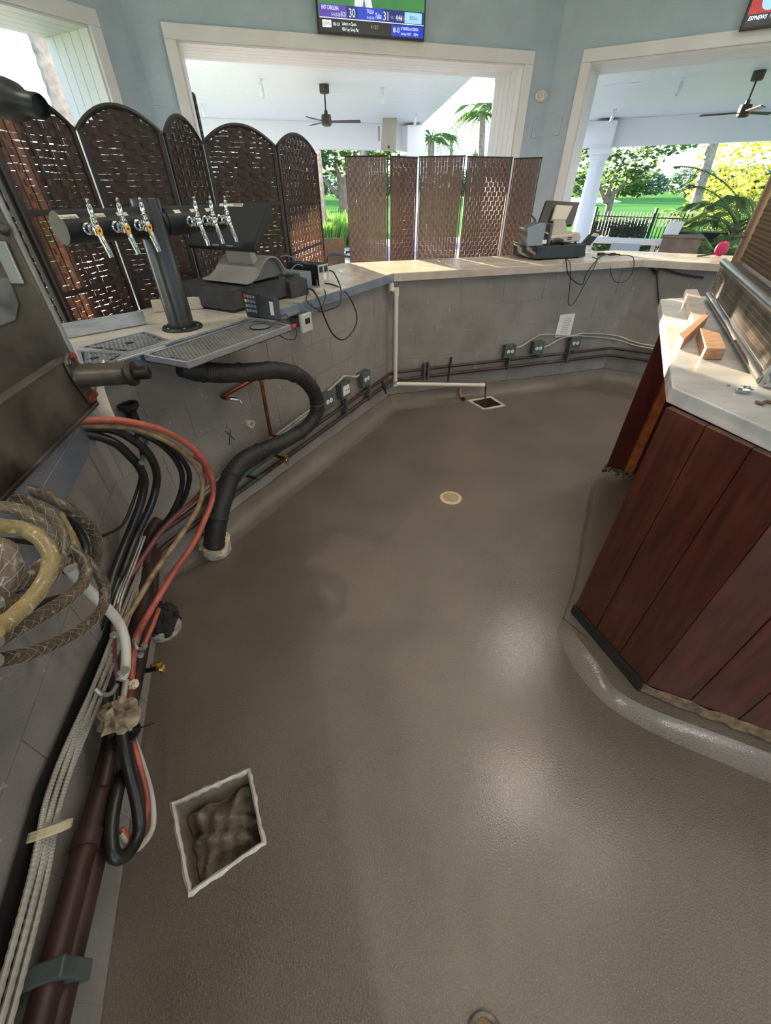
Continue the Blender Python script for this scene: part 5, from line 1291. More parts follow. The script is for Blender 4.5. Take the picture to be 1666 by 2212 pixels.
m_twh, m_tbl, m_tpu, m_tna, m_tlb, m_tbk = emi('tv_white', (224, 234, 255), .8), emi('tv_blue', (22, 60, 190), .6), emi('tv_purple', (84, 60, 170), .55), emi('tv_navy', (20, 40, 120), .5), emi('tv_light_blue', (150, 200, 245), .75), emi('tv_black', (18, 20, 26), .4)
flat('player_shirt', [(.355, .50), (.46, .49), (.475, .72), (.34, .72)], emi('tv_jersey', (20, 50, 220), .6), sc)
flat('player_trousers', [(.335, .27), (.40, .25), (.425, .40), (.44, .25), (.505, .25), (.47, .50), (.345, .51)], emi('tv_trousers', (214, 220, 240), .6), sc)
flat('player_arm', [(.335, .52), (.352, .52), (.362, .66), (.342, .66)], emi('tv_skin', (150, 100, 80), .5), sc)
flat('score_bar', rect(.02, .165, .985, .30), m_tna, sc, .0022)
flat('score_left', rect(.02, .17, .26, .30), m_tpu, sc, .0028)
flat('score_right', rect(.36, .17, .60, .30), m_tbl, sc, .0028)
flat('score_down', rect(.80, .175, .965, .29), m_tlb, sc, .0028)
flat('score_rule', rect(.02, .16, .985, .168), m_twh, sc, .0028)
flat('ticker_bar', rect(.012, .02, .988, .158), m_tbk, sc, .0022)
flat('ticker_logo', rect(.04, .065, .12, .14), m_twh, sc, .0028)
flat('ticker_block', rect(.675, .025, .985, .15), m_tbl, sc, .0028)
def tt(s, u, v, size, m_, w=None, sh=0.0, bold=0.0): text_mesh('screen_text', s, Ht*size, tq(u, v, .0042), ux, UP, m_, sc, width=(w*Wt if w else None), thick=.0003, shear=sh, bold=bold)
tt('EAST CAROLINA', .04, .245, .06, m_twh, .15); tt('5-4 (3-2)', .125, .185, .045, m_twh, .075)
tt('ECU', .205, .185, .07, m_twh, .05, .2); tt('30', .28, .185, .13, m_twh, .055)
tt('TULSA', .445, .24, .06, m_twh, .065); tt('3-6 (1-4)', .445, .185, .04, m_twh, .065)
tt('Tulsa', .52, .195, .085, m_twh, .055, .25); tt('31', .595, .185, .13, m_twh, .045); tt('4th', .665, .205, .055, m_lab, .03)
tt('4:46', .715, .195, .085, m_twh, .06); tt('10', .77, .2, .06, m_gold, .02); tt('3RD & 6', .845, .21, .065, m_tna, .075)
tt('ESPN', .045, .08, .06, m_tbk, .065, .2); tt('NBA CUP', .135, .085, .05, m_twh, .06)
tt('Lakers vs Spurs', .215, .098, .055, m_twh, .13); tt('NBA Cup: Group Play', .215, .04, .055, m_twh, .15)
tt('7:30 ET', .505, .085, .055, m_lab, .045); tt('8-0', .69, .065, .08, m_twh, .06)
tt('#7 TENNESSEE at #12 GEORGIA', .765, .10, .045, m_twh, .17); tt('Saturday 7:30 ET', .765, .045, .04, m_twh, .1); tt('ESPN', .89, .045, .04, m_twh, .04)
flat('possession_arrow', [(.485, .085), (.495, .105), (.485, .125)], m_gold, sc, .004)
# --- second television at the upper right
p0 = rw(1597, 67, .10); ux2 = rdir
t = thing('television', 'wall mounted television with a red advert at the upper right edge', 'television', p0 + ux2*.6)
W3_, H3_ = 1.30, .73
M().ext([p0, p0 + ux2*W3_, p0 + ux2*W3_ + UP*H3_, p0 + UP*H3_], -WRn*.05).build('tv_case', m_black, t, bevel=.004)
M().bar(p0 + ux2*W3_/2 + UP*H3_/2 - WRn*.05, p0 + ux2*W3_/2 + UP*H3_/2 - WRn*.1, .3, .3).build('wall_bracket', m_black, t)
def rq(u, v, d=.002): return p0 + ux2*(W3_*u) + UP*(H3_*v) + WRn*d
def flat2(name, pts, m_, par, d=.002): return M().ext([rq(u, v, d) for u, v in pts], -WRn*.0008).build(name, m_, par)
sc2 = flat2('screen_picture', rect(.02, .03, .985, .985), m_tbk, t, .0012)
flat2('advert_ground', rect(.02, .155, .985, .985), emi('tv_red', (170, 26, 44), .6), sc2, .002)
rr_ = [(.10 + .05 - .05*math.cos(a*math.pi/8), .38 + (.11 if a else .11)*0 + .0) for a in range(1)]
card = []
for a0, cx_, cy_ in ((180, .15, .27), (270, .9, .27), (0, .9, .42), (90, .15, .42)):
    for k in range(5):
        a = math.radians(a0 + 22.5*k); card.append((cx_ + .055*math.cos(a), cy_ + .09*math.sin(a)))
flat2('advert_card', card, m_tlb, sc2, .003)
leaf = [(0, -.05), (.006, -.02), (.03, -.03), (.024, -.01), (.04, .012), (.026, .014), (.028, .034), (.012, .022), (0, .055), (-.012, .022), (-.028, .034), (-.026, .014), (-.04, .012), (-.024, -.01), (-.03, -.03), (-.006, -.02)]
flat2('leaf_logo', [(.19 + x*.8, .345 + y*1.3) for x, y in leaf], emi('tv_logo_red', (190, 20, 50), .6), sc2, .004)
text_mesh('screen_text', 'Ho', H3_*.10, rq(.245, .31, .0045), ux2, UP, m_tna, sc2, width=.09*W3_, thick=.0003, shear=.15)
text_mesh('screen_text', 'ESPNEWS', H3_*.06, rq(.035, .095, .0045), ux2, UP, m_twh, sc2, width=.13*W3_, thick=.0003, shear=.2, bold=.001)
text_mesh('screen_text', 'NBA CUP', H3_*.06, rq(.185, .095, .0045), ux2, UP, m_twh, sc2, width=.12*W3_, thick=.0003)
# --- emergency light, wall plates, access panel
c = bw(1168, 208, .0)
t = thing('emergency_light', 'oval cream emergency light on the pier between the two openings', 'emergency light', c)
el = M().ball(c + WBn*.02, .10, 20, (1.0, .45, .62), (RE, WBn, UP)).build('light_case', m_trim, t, smooth=True)
for s in (-1, 1): M().lathe(c + RE*(s*.045) + WBn*.055, WBn, [(.032, 0), (.034, .012), (.028, .016), (0, .014)], 18).build('lamp_eye', m_grey2, el, smooth=True)
M().ball(c + RE*.015 + WBn*.062 - UP*.045, .006, 8).build('red_led', emi('red_led', (255, 40, 30), .8), el)
for nm_, f, x, y, lb in (('wall_plate', bw, 1155, 278, 'tall blue grey wall plate left of the pier corner'), ('wall_plate', rw, 1206, 272, 'tall blue grey wall plate right of the pier corner')):
    c = f(x, y, 0); nn = WBn if f is bw else WRn; tt_ = RE if f is bw else rdir
    t = thing(nm_, lb, 'wall plate', c - UP*.1)
    M().box(c + nn*.006, (.075, .012, .20), (tt_, nn, UP)).build('plate', m_stucco, t, bevel=.004)
    M().box(c + nn*.014, (.03, .006, .08), (tt_, nn, UP)).build('toggle_cover', m_stucco, t, bevel=.002)
lwn = None
pq = [bw(x, y, .0) for x, y in ((294, 70), (346, 76), (346, 158), (307, 150))]
x0 = min((q-RL).dot(RE) for q in pq); x1 = RL.dot(RE)*0 + .33; z0 = min(q.z for q in pq); z1 = max(q.z for q in pq)
t = thing('access_panel', 'raised blue grey access panel beside the middle opening', 'panel', RL + RE*.16 + UP*2.2)
M().box(RL + RE*.18 + UP*2.72 + WBn*.004, (.24, .016, .62), (RE, WBn, UP)).build('panel_door', m_stucco, t, bevel=.003)
M().box(RL + RE*.18 + UP*2.72 + WBn*.001, (.28, .012, .66), (RE, WBn, UP)).build('panel_frame', m_stucco, t, bevel=.003)
c = bw(289, 228, 0)
tag(M().box(c + WBn*.005, (.08, .014, .17), (RE, WBn, UP)).build('wall_plate', m_stucco, bevel=.004), 'small blue grey wall plate left of the middle opening', 'wall plate')
# --- black ladder bracket on the left jamb of the middle opening
jb = RL + RE*(S0 + .03) - WBn*.70
t = thing('black_ladder_frame', 'black slatted metal frame standing against the left jamb of the middle opening', 'metal frame', jb)
zt, zl = 2.62, 1.75
a0 = jb; a1 = jb + RE*.012 - WBn*.09
for q in (a0, a1): M().bar(V(q.x, q.y, zl), V(q.x, q.y, zt), .018, .018).build('upright', m_blackm, t)
k = zl + .03
while k < zt:
    M().bar(V(a0.x, a0.y, k), V(a1.x, a1.y, k), .014, .012).build('slat', m_blackm, t); k += random.choice((.05, .075, .1))
# --- fans
m_fan = mat('bronze_fan', (64, 58, 52), .45, .4)
def fan(x, y, label, rot):
    c = pz(x, y, PZ)
    t = thing('ceiling_fan', label, 'ceiling fan', c, 'porch ceiling fans')
    M().lathe(c, -UP, [(.09, 0), (.09, .10), (.08, .12), (.02, .12)], 20).build('canopy', m_fan, t, smooth=True)
    M().cyl(c - UP*.12, c - UP*.36, .014, 8).build('down_rod', m_fan, t)
    M().lathe(c - UP*.34, -UP, [(.03, 0), (.035, .05), (.085, .06), (.095, .10), (.095, .20), (.06, .22), (.0, .22)], 20).build('motor', m_fan, t, smooth=True)
    for k in range(3):
        a = rot + k*2*math.pi/3; d = V(math.cos(a), math.sin(a), 0); s = V(-d.y, d.x, 0); o = c - UP*.50
        M().ext([o + d*.06 - s*.03 + UP*.01, o + d*.64 - s*.055 + UP*.018, o + d*.66 + s*.02 - UP*.008, o + d*.06 + s*.03 - UP*.01], UP*.010).build('blade', m_fan, t, bevel=.002)
fan(700, 182, 'bronze ceiling fan on the porch below the television', .1)
fan(1643, 152, 'bronze ceiling fan on the right hand porch', .35)
def spot(x, y, tilt, label):
    c = pz(x, y, PZ); t = thing('porch_spotlight', label, 'spotlight', c, 'porch spotlights')
    M().lathe(c, -UP, [(.045, 0), (.045, .02), (.012, .022), (.012, .05)], 14).build('mount', m_white, t, smooth=True)
    M().lathe(c - UP*.05, V(tilt, -.1, -1), [(.032, 0), (.036, .01), (.036, .17), (.03, .175), (.03, .15), (0, .15)], 16).build('cylinder', m_white, t, smooth=True)
spot(561, 171, .12, 'white cylinder spotlight left of the middle fan'); spot(825, 189, .0, 'white cylinder spotlight right of the middle fan')
spot(435, 224, .12, 'white cylinder spotlight near the left end of the porch beam'); spot(897, 247, .0, 'white cylinder spotlight near the porch corner column')
spot(1477, 168, -.25, 'white cylinder spotlight left of the right hand fan'); spot(1329, 236, -.2, 'white cylinder spotlight over the right hand column')
tag(M().box(pz(1344, 181, PZ - .004), (.62, .02, .01), (prt, prn, UP)).build('ceiling_slot', m_white), 'thin white slot vent on the right porch ceiling', 'vent')
# --- speaker on the beam
c = pY(840, 288, 15.2)
t = thing('beam_speaker', 'grey box loudspeaker hung from the porch end beam', 'speaker', c - UP*.35)
m_sp = mat('warm_grey_speaker', (150, 146, 138), .6)
M().ext([c + V(-.22, 0, -.33), c + V(.20, 0, -.36), c + V(.24, 0, .24), c + V(.10, 0, .36), c + V(-.16, 0, .36)], V(0, .32, 0)).build('speaker_box', m_sp, t, bevel=.02)
M().box(c + V(-.27, .1, 0), (.06, .1, .3)).build('bracket', m_sp, t)
M().box(c + V(0, -.004, -.28), (.06, .006, .05)).build('badge', m_black, t)
# --- columns
def column(x, y, Y, label):
    b = pY(x, y, Y); b = V(b.x, b.y, 0)
    t = thing('porch_column', label, 'column', b)
    M().lathe(b, UP, [(.30, .12), (.30, .16), (.27, .20), (.26, .24), (.255, .3), (.245, 1.2), (.215, 2.1), (.215, 2.12), (.235, 2.13), (.235, 2.16), (.215, 2.17), (.215, 2.27), (.235, 2.28), (.28, 2.36), (.28, 2.40)], 36).build('shaft', m_white, t, smooth=True)
    M().box(b + UP*.06, (.66, .66, .12), (prt, prn, UP) if x > 1000 else (pbt, pbn, UP)).build('plinth', m_white, t)
    M().box(b + UP*2.455, (.62, .62, .11), (prt, prn, UP) if x > 1000 else (pbt, pbn, UP)).build('abacus', m_white, t)
    M().box(b + UP*2.80, (.56, .5, .58), (prt, prn, UP) if x > 1000 else (pbt, pbn, UP)).build('beam_block', m_white, t)
column(1299, 320, 15.6, 'round white porch column beyond the right opening')
column(893, 330, 16.4, 'round white porch column at the corner of the middle porch')
# ================================================================== planting and furniture outside
rg_ = random.Random(11)
m_lfd = leafmat('deep_green_leaf', (58, 84, 50), (84, 108, 58), .45)
m_lfm = leafmat('mid_green_leaf', (86, 118, 66), (116, 142, 74), .5)
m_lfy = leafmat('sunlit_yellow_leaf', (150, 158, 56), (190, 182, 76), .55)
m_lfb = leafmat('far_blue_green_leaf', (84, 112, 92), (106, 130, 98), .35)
m_palm = leafmat('palm_green', (84, 118, 66), (120, 146, 80), .5)
m_bark = mat('grey_bark', (128, 116, 106), .9, col2=(98, 88, 80), scale=6)
m_pbark = mat('palm_bark', (158, 148, 142), .9, col2=(120, 108, 100), scale=9)
def leaves(b, c, rad, n, size, shell=.5):
    for _ in range(n):
        while True:
            u = V(rg_.uniform(-1, 1), rg_.uniform(-1, 1), rg_.uniform(-1, 1))
            if u.length <= 1: break
        if rg_.random() < shell and u.length > .01: u = u.normalized()*rg_.uniform(.75, 1)
        p = c + V(u.x*rad[0], u.y*rad[1], u.z*rad[2]); s = size*rg_.uniform(.6, 1.3)
        a, e, _d = frame(V(rg_.uniform(-1, 1), rg_.uniform(-1, 1), rg_.uniform(-.3, 1)))
        b.add([p - a*s*.5, p + e*s*.28 + _d*s*.1, p + a*s*.5, p - e*s*.28 + _d*s*.1], [(0, 1, 2, 3)])
def trunk(t, pts, rs, m_=None, name='trunk'): return M().tube(spl(pts, 5), [rs[0] + (rs[1]-rs[0])*k/(5*(len(pts)-1)) for k in range(5*(len(pts)-1)+1)], 9).build(name, m_ or m_bark, t, smooth=True)
def tree(name, label, base, th, crowns, m_, n, size, branches=(), tr=(.25, .12), group=None):
    t = thing(name, label, 'tree', base, group); base = Vector(base)
    trunk(t, [base, base + UP*th*.5 + V(.05, 0, 0), base + UP*th], tr)
    for q in branches: trunk(t, [base + Vector(q[0]), base + Vector(q[1]), base + Vector(q[2])], (q[3], q[3]*.4), name='branch')
    b = M()
    for c, r in crowns: leaves(b, base + Vector(c), r, int(n*r[0]*r[2]), size)
    o = b.build('crown', m_, t); o['kind'] = 'stuff'
    return t
# far tree line across the fairway
for k in range(26):
    f = k/25; x = -62 + 185*f + rg_.uniform(-2, 2); Y = 112 + rg_.uniform(-6, 6) - abs(f-.6)*10
    h = rg_.uniform(3.6, 5.4)*(1.0 if x < 70 else 1.1)
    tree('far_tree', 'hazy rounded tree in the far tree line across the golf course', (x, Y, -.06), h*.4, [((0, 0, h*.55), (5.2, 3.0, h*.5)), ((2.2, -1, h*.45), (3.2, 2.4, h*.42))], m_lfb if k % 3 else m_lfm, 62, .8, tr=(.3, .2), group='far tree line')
tag(M().lathe(V(28, 82, -.06), UP, [(9.5, 0), (8.6, .25), (7, .45), (4, .5), (0, .52)], 40).build('bunker', m_sand, smooth=True), 'pale sand bunker on the golf course', 'bunker')
# magnolia like tree by the right column
bp = pY(1308, 470, 24); bp = V(bp.x, bp.y, -.06)
def PT(x, y, Y): return pY(x, y, Y) - bp
tree('magnolia_tree', 'spreading dark leaved tree behind the right porch column', bp, 1.6,
     [(PT(1255, 330, 24), (1.1, .9, 1.2)), (PT(1370, 330, 24), (1.5, 1.0, .75)), (PT(1440, 310, 24), (1.3, .8, .45)), (PT(1330, 370, 24), (1.0, .8, .7)), (PT(1250, 400, 24), (.8, .8, .5)), (PT(1300, 290, 24), (1.5, 1, .8)), (PT(1480, 305, 24), (.7, .5, .3)), (PT(1390, 375, 24), (.7, .5, .3))],
     m_lfd, 270, .24, [(PT(1306, 440, 24), PT(1320, 400, 24), PT(1350, 340, 24), .13), (PT(1306, 440, 24), PT(1345, 400, 24), PT(1400, 365, 24), .11), (PT(1306, 430, 24), PT(1290, 390, 24), PT(1270, 350, 24), .09)], (.16, .14))
# sunlit yellow green trees at the right
for x, y, Y, r, lb in ((1625, 340, 30, (3.0, 2, 2.6), 'tall yellow sunlit tree at the right edge of the view'), (1560, 420, 32, (2.2, 1.6, 1.4), 'low yellow green tree left of the sunlit one'), (1650, 430, 27, (2.4, 1.6, 1.5), 'yellow sunlit bush under the tall yellow tree')):
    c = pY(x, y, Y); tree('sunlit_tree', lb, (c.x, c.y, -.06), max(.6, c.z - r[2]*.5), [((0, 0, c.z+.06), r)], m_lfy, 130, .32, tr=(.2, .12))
# oak in the gap between the screens
bp = pY(745, 440, 27); bp = V(bp.x, bp.y, -.06)
tree('oak_tree', 'large oak with forked grey trunk seen between the two screens', bp, 2.2, [(PT(735, 335, 27), (2.0, 1.2, .9)), (PT(800, 330, 27), (2.0, 1.2, .7)), (PT(660, 330, 27), (1.8, 1.2, .7)), (PT(700, 350, 27), (1.4, 1.0, .6)), (PT(860, 325, 27), (1.4, 1.0, .5))],
     m_lfd, 170, .28, [(PT(742, 430, 27), PT(715, 405, 27), PT(700, 385, 27), .16), (PT(744, 425, 27), PT(735, 390, 27), PT(722, 350, 27), .2), (PT(748, 420, 27), PT(760, 380, 27), PT(775, 340, 27), .2)], (.42, .34))
for k, (x, y, Y, r) in enumerate(((540, 318, 34, (3.6, 2, 1.0)), (640, 315, 33, (3.2, 2, 1.0)), (480, 315, 36, (3.0, 2, .9)), (770, 312, 36, (3, 2, .9)))):
    c = pY(x, y, Y); tree('background_tree', ('leafy tree above the arched screen top', 'leafy tree left of the palm trunks above the screen', 'leafy tree at the left end under the porch beam', 'leafy tree behind the oak under the porch beam')[k], (c.x, c.y, -.06), max(.6, c.z - .8), [((0, 0, c.z+.06), r)], m_lfm if k % 2 else m_lfd, 60, .36, tr=(.22, .14))
# palms
def frond(b, o, d, L, droop, nl, ll, up_=.6):
    d = Vector(d).normalized(); s = d.cross(UP)
    if s.length < .1: s = V(1, 0, 0)
    s.normalize(); pts = []
    for k in range(nl+1):
        f = k/nl; pts.append(o + d*(L*f) + UP*(up_*L*f - droop*L*f*f))
    b.tube(pts, [.018*(1-.8*k/nl)+.003 for k in range(nl+1)], 4)
    for k in range(1, nl+1):
        f = k/nl; w_ = ll*math.sin(math.pi*(.15 + .8*f))
        tg = (pts[k] - pts[k-1]).normalized()
        for sg in (-1, 1):
            e = (s*sg + tg*.7).normalized(); tip = pts[k] + e*w_ - UP*w_*.35; mid = pts[k] + e*w_*.5 + UP*.02
            wv = tg*.0045*(1 + ll)
            b.add([pts[k] - wv, pts[k] + wv, mid + wv*1.1, tip, mid - wv*1.1], [(0, 1, 2, 3, 4)])
def palm_trunk(t, base, top, r0, r1, m_=None):
    pts = spl([base, base.lerp(top, .5), top], 30); rs = [r0 + (r1-r0)*k/60 + (.012 if k % 2 else 0) for k in range(61)]
    M().tube(pts, rs, 12).build('trunk', m_ or m_pbark, t, smooth=True)
def palm(x, yb, yt, Y, r, label, xt=None, crown=True, nf=16, L=1.6):
    b0 = pY(x, yb, Y); b0 = V(b0.x, b0.y, -.06); tp = pY(xt or x, yt, Y)
    t = thing('palm_tree', label, 'palm', b0, 'palms'); palm_trunk(t, b0, tp, r, r*.85)
    if crown:
        b = M()
        for k in range(nf):
            a = k*2.4; frond(b, tp, V(math.cos(a), math.sin(a), 0), L*rg_.uniform(.8, 1.1), rg_.uniform(.7, 1.4), 14, L*.42, rg_.uniform(.1, .9))
        o = b.build('crown', m_palm, t); o['kind'] = 'stuff'
palm(1043, 420, 245, 26, .16, 'short sabal palm seen through the middle opening', nf=26, L=1.9)
palm(932, 420, 300, 24, .16, 'sabal palm beside the corner column', nf=22, L=1.5)
palm(975, 420, 297, 60, .2, 'small distant palm right of the corner column', nf=14, L=1.3)
palm(1079, 420, 60, 14.5, .23, 'thick palm trunk against the right jamb of the middle opening', xt=1092, crown=False)
palm(690, 440, 215, 19, .22, 'palm trunk with string lights between the two screens', xt=672, crown=False)
palm(640, 440, 215, 22, .2, 'palm trunk rising behind the arched screen', xt=628, crown=False)
palm(790, 440, 215, 26, .2, 'palm trunk behind the flat screen', xt=780, crown=False)
palm(612, 440, 215, 23, .16, 'reddish trunk rising behind the arched screen', xt=612, crown=False)
palm(1500, 460, 150, 22, .2, 'leaning palm trunk seen through the right opening', xt=1590, crown=False)
palm(165, 330, -60, 9.3, .20, 'shaggy brown palm trunk in the far left opening', xt=45, crown=False)
# areca palms at the right, close to the counter
def areca(x, y, Y, n, L, label, m_=None):
    c = pY(x, y, Y); c = V(c.x, c.y, 0)
    t = thing('areca_palm', label, 'palm', c, 'areca palms'); b = M(); zt = max(.3, pY(x, y, Y).z)
    for k in range(n):
        a = k*2.4 + rg_.uniform(-.3, .3); frond(b, c + UP*(zt*rg_.uniform(.55, 1.0)), V(math.cos(a), math.sin(a), 0), L*rg_.uniform(.8, 1.15), rg_.uniform(.5, 1.0), 34, L*.36, rg_.uniform(.5, 1.15))
    o = b.build('fronds', m_ or m_palm, t); o['kind'] = 'stuff'
    M().cyl(c, c + UP*zt, .09, 10).build('stems', m_bark, t)
areca(1640, 462, 12.0, 14, 1.9, 'areca palm with long drooping fronds at the right edge')
areca(1595, 480, 10.5, 14, 1.3, 'lower areca palm in front of the long fronds')
areca(1545, 545, 9.0, 10, .8, 'small areca palm just beyond the right counter')
m_cyc = leafmat('bright_cycad', (104, 142, 74), (136, 168, 88), .5)
areca(1490, 475, 17, 22, 1.0, 'bright green cycad in front of the iron fence', m_cyc)
# hedge and low shrubs
def hedge(a, b_, h, dpt, label, m_, size=.12, dens=900, name='hedge'):
    a = Vector(a); b_ = Vector(b_); d = (b_-a).normalized(); n = V(d.y, -d.x, 0); L = (b_-a).length
    t = thing(name, label, 'hedge', (a+b_)/2); b = M()
    for _ in range(int(dens*L*h)):
        p = a + d*rg_.uniform(0, L) + n*rg_.uniform(-dpt/2, dpt/2) + UP*rg_.uniform(0, h); s = size*rg_.uniform(.6, 1.3)
        u, v, w_ = frame(V(rg_.uniform(-1, 1), rg_.uniform(-1, 1), rg_.uniform(-1, 1)))
        b.add([p - u*s*.5, p + v*s*.3, p + u*s*.5, p - v*s*.3], [(0, 1, 2, 3)])
    o = b.build('foliage', m_, t); o['kind'] = 'stuff'
    M().box((a+b_)/2 + UP*h*.45, (L*.98, dpt*.7, h*.85), (d, n, UP)).build('twig_core', mat('hedge_core_' + label[:6], (38, 46, 34), .9), t)
h0, h1 = pY(1278, 480, 18.6), pY(1402, 480, 17.4)
hedge(V(h0.x, h0.y, -.06), V(h1.x, h1.y, -.06), .86, .7, 'clipped dark hedge behind the iron fence', m_lfd)
h0, h1 = pY(1278, 500, 16.6), pY(1425, 505, 15.0)
hedge(V(h0.x, h0.y, -.06), V(h1.x, h1.y, -.06), .42, .6, 'low light green groundcover in front of the hedge', m_cyc, .16, 500, 'groundcover')
# iron fences
def fence(a, b_, h, label, step=.11):
    a = Vector(a); b_ = Vector(b_); d = (b_-a).normalized(); L = (b_-a).length
    t = thing('iron_fence', label, 'fence', (a+b_)/2); me = None
    for z in (.12, h-.14): M().bar(a + UP*z, b_ + UP*z, .03, .03).build('rail', m_blackm, t)
    pk = M().box((0, 0, 0), (1, 1, 1)); s = 0; k = 0
    while s <= L:
        post = (k % 18 == 0)
        o = M().box(a + d*s + UP*((h+.12 if post else h)/2), (.07 if post else .022, .07 if post else .022, h + (.12 if post else 0))).build('post' if post else 'picket', m_blackm, t)
        s += step; k += 1
f0, f1 = pY(1282, 480, 18.0), pY(1560, 480, 15.2)
fence(V(f0.x, f0.y, -.06), V(f1.x, f1.y, -.06), 1.06, 'black iron picket fence along the right patio')
f0, f1 = pY(680, 470, 22), pY(765, 470, 22.6)
fence(V(f0.x, f0.y, -.06), V(f1.x, f1.y, -.06), 1.06, 'black iron picket fence seen between the two screens')
# grass clumps in the gap
m_bl = leafmat('bright_blade', (96, 150, 70), (140, 178, 90), .5)
def clump(x, y, Y, r, h, n, label):
    c = pY(x, y, Y); c = V(c.x, c.y, -.02); t = thing('grass_clump', label, 'grass', c, 'grass clumps'); b = M()
    for _ in range(n):
        a = rg_.uniform(0, 6.28); q = rg_.uniform(0, r); p = c + V(math.cos(a)*q, math.sin(a)*q, 0); tp = p + V(math.cos(a)*h*.35, math.sin(a)*h*.35, h*rg_.uniform(.7, 1.1))
        s = V(-math.sin(a), math.cos(a), 0)*.016; md = p.lerp(tp, .55) + UP*.08
        b.add([p - s, p + s, md + s*.8, tp, md - s*.8], [(0, 1, 2, 3, 4)])
    o = b.build('blades', m_bl, t); o['kind'] = 'stuff'
clump(708, 510, 17.5, .6, .75, 500, 'bright grass clump left of the gap between the screens'); clump(742, 508, 18, .7, .8, 500, 'bright grass clump right of the gap between the screens'); clump(730, 490, 20, .8, 1.0, 400, 'taller grass clump behind the bright ones')
tag(M().prism([V(q.x, q.y, 0) for q in (pz(660, 523, 0), pz(790, 523, 0), pz(790, 502, 0), pz(660, 502, 0))], -.05, .004).build('mulch_bed', mat('dark_mulch', (74, 72, 92), .95, col2=(52, 50, 64), scale=8)), 'dark mulch bed under the grass clumps', 'mulch')
# wicker chairs and a table in the gap
m_wick = mat('wicker', (86, 72, 66), .7, col2=(120, 104, 92), scale=50)
def chair(x, y, Y, label, rot):
    c = pY(x, y, Y); c = V(c.x, c.y, 0); d = V(math.cos(rot), math.sin(rot), 0); s = V(-d.y, d.x, 0)
    t = thing('patio_chair', label, 'chair', c, 'patio chairs')
    M().box(c + UP*.43, (.5, .5, .05), (d, s, UP)).build('seat', m_wick, t, bevel=.01)
    M().ext([c - d*.25 - s*.25 + UP*.45, c - d*.25 + s*.25 + UP*.45, c - d*.36 + s*.23 + UP*.92, c - d*.36 - s*.23 + UP*.92], d*.03).build('backrest', m_wick, t, bevel=.01)
    for a in (-1, 1):
        for b in (-1, 1): M().tube([c + d*.22*a + s*.23*b, c + d*.24*a + s*.23*b + UP*.43], .018, 8).build('leg', m_blackm, t)
        M().tube(spl([c - d*.28 + s*.27*a + UP*.66, c + s*.28*a + UP*.68, c + d*.22*a*0 + d*.25 + s*.27*a + UP*.64, c + d*.25 + s*.26*a + UP*.43], 4), .02, 8).build('armrest', m_blackm, t, smooth=True)
chair(712, 545, 9.6, 'wicker patio chair in the gap beside the arched screen', 1.9)
chair(748, 560, 9.2, 'wicker patio chair half hidden by the flat screen', 2.6)
c = pY(672, 560, 10.6); c = V(c.x, c.y, 0)
def ptable(c, label, w_, dpt, h, m_, ax):
    t = thing('patio_table', label, 'table', c); d, n = ax
    M().box(c + UP*(h-.02), (w_, dpt, .05), (d, n, UP)).build('tabletop', m_, t, bevel=.006)
    for a in (-1, 1):
        for b in (-1, 1): M().box(c + d*(a*(w_/2-.07)) + n*(b*(dpt/2-.07)) + UP*(h-.05)/2, (.08, .08, h-.045), (d, n, UP)).build('leg', m_, t)
    return t
ptable(c, 'white patio table behind the wicker chair', .8, .8, .74, m_white, (pbt, pbn))
# picnic tables, planter and bin beyond the right counter
m_tw = mat('grey_brown_boards', (120, 108, 98), .7, col2=(98, 88, 80), scale=8)
m_tt = mat('pale_table_top', (206, 206, 208), .5)
c = pY(1355, 518, 9.6); ptable(V(c.x, c.y, 0), 'pale topped patio table beyond the back till', 1.5, .75, c.z, m_tt, (prt, prn))
c = pY(1430, 520, 9.9); ptable(V(c.x + .1, c.y, 0), 'small pale topped patio table next to the wooden planter', .55, .6, c.z, m_tt, (prt, prn))
c = pY(1468, 528, 9.0); b0 = V(c.x, c.y, 0)
t = thing('wooden_bin', 'brown wooden box cabinet on the patio beyond the right counter', 'cabinet', b0)
zt = pY(1468, 512, 9.0).z
M().box(b0 + UP*zt/2, (.62, .45, zt), (prt, prn, UP)).build('box_body', m_tw, t, bevel=.006)
M().box(b0 + UP*(zt+.015), (.66, .49, .03), (prt, prn, UP)).build('box_lid', m_tw, t, bevel=.004)
c2 = V(b0.x - .12, b0.y, zt + .031)
tag(M().ext([c2 + V(-.19, 0, 0), c2 + V(.03, 0, 0), c2 + V(.07, 0, .20), c2 + V(-.16, 0, .20)], V(.0, .12, 0)).build('white_container', m_white, bevel=.01), 'white plastic container on top of the wooden box', 'container')
c = pY(1515, 500, 11.0)
tag(M().box(V(c.x, c.y, c.z/2), (1.2, .5, c.z), (prt, prn, UP)).build('black_planter', m_blackm, bevel=.01), 'black rectangular planter box behind the wooden box', 'planter')
c = pY(1345, 545, 8.4); b0 = V(c.x, c.y, 0)
t = thing('patio_chair', 'blue grey slung patio chair beyond the back till', 'chair', b0)
m_bs = mat('blue_sling', (150, 172, 190), .7)
M().box(b0 + UP*.42, (.5, .5, .03), (prt, prn, UP)).build('seat', m_bs, t)
M().ext([b0 - prt*.24 + prn*.22 + UP*.42, b0 + prt*.24 + prn*.22 + UP*.42, b0 + prt*.24 + prn*.36 + UP*.86, b0 - prt*.24 + prn*.36 + UP*.86], prn*.02).build('backrest', m_bs, t)
for a in (-1, 1):
    for b in (-1, 1): M().tube([b0 + prt*(.23*a) + prn*(.22*b), b0 + prt*(.23*a) + prn*(.22*b) + UP*.42], .016, 8).build('leg', m_white, t)
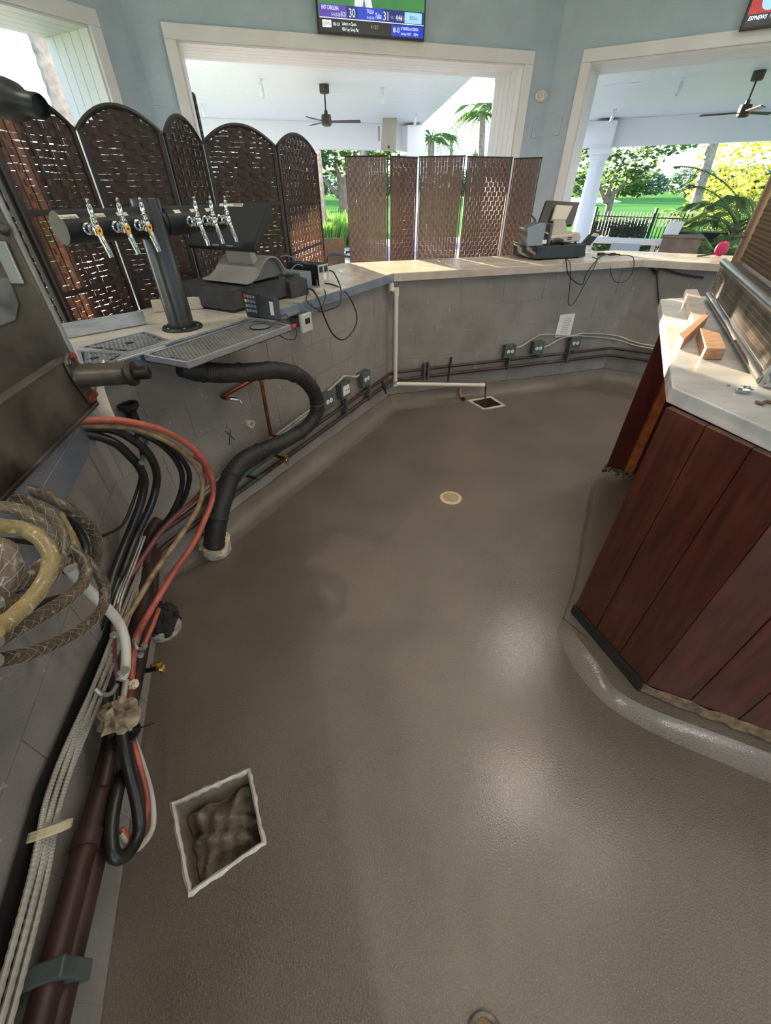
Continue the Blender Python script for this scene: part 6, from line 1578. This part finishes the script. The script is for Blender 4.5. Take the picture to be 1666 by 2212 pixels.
# lamp post seen over the flat screen
c = pY(1025, 350, 30); b0 = V(c.x, c.y, -.06)
t = thing('lamp_post', 'distant lantern post above the flat screen', 'lamp post', b0)
M().cyl(b0, V(c.x, c.y, c.z - .1), .05, 8).build('post', m_blackm, t)
M().lathe(V(c.x, c.y, c.z - .1), UP, [(.06, 0), (.14, .06), (.18, .4), (.22, .42), (.05, .55), (.02, .65)], 8).build('lantern', m_grey, t)
# ================================================================== pendant lamps, then downlights added to fill the room with light
m_bulb = mat('warm_bulb', (255, 236, 200), 0.4, emit=(255, 220, 170), estr=6)
m_bronze = mat('dark_bronze', (48, 42, 36), .4, .8)
def lamp(name, loc, watt, rad, col=(1, .91, .80), parent=None):
    l = bpy.data.lights.new(name, 'POINT'); l.energy = watt; l.shadow_soft_size = rad; l.color = col
    o = bpy.data.objects.new(name, l); COL.objects.link(o)
    if parent: o.parent = parent; o.location = Vector(loc) - OFF[parent.name]
    else: o.location = loc
for (x, y, z), wt, lb in (((1.485, 1.63, 3.75), 2.9, 'nearest the taps'), ((2.03, 1.0, 3.75), .9, 'over the middle of the island'), ((2.0, 3.43, 3.75), 3.4, 'nearest the back counter')):
    c = V(x, y, z)
    t = thing('pendant_lamp', 'glowing globe pendant lamp hanging over the island, the one ' + lb, 'pendant lamp', c, 'pendant lamps')
    M().tube([c + UP*.12, V(x, y, CEILZ)], .008, 8).build('cord', m_bronze, t)
    M().lathe(c + UP*.055, UP, [(.03, -.01), (.05, .01), (.05, .05), (.02, .07)], 20).build('cap', m_bronze, t, smooth=True)
    M().ball(c - UP*.02, .085, 16).build('globe', m_bulb, t, smooth=True)
    lamp('bulb_light', c - UP*.02, LAMP_W*wt, .115, parent=t)
m_can = mat('fill_downlight_lens', (255, 246, 230), .4, emit=(255, 232, 200), estr=12)
for k in (0, 1, 4, 5, 6, 7):  # out-of-view downlights added only to raise the interior light
    a = k*math.pi/4; c = V(RC.x + math.cos(a)*CAN_R, RC.y + math.sin(a)*CAN_R, CEILZ)
    t = thing('fill_downlight', 'recessed downlight in the white ceiling over the bar', 'downlight', c - UP*.03, 'ceiling downlights')
    M().lathe(c - UP*.02, UP, [(.11, 0), (.11, .02), (.085, .02), (.085, .004)], 20).build('trim_ring', m_white, t)
    M().lathe(c - UP*.014, UP, [(.084, 0), (.084, .004), (0, .004)], 18).build('lens', m_can, t)
    l = bpy.data.lights.new('fill_downlight_beam', 'AREA'); l.shape = 'DISK'; l.size = .16; l.energy = CAN_W; l.color = (1, .95, .88); l.spread = math.radians(150)
    o = bpy.data.objects.new('fill_downlight_beam', l); COL.objects.link(o); o.parent = t; o.location = (0, 0, -.0)
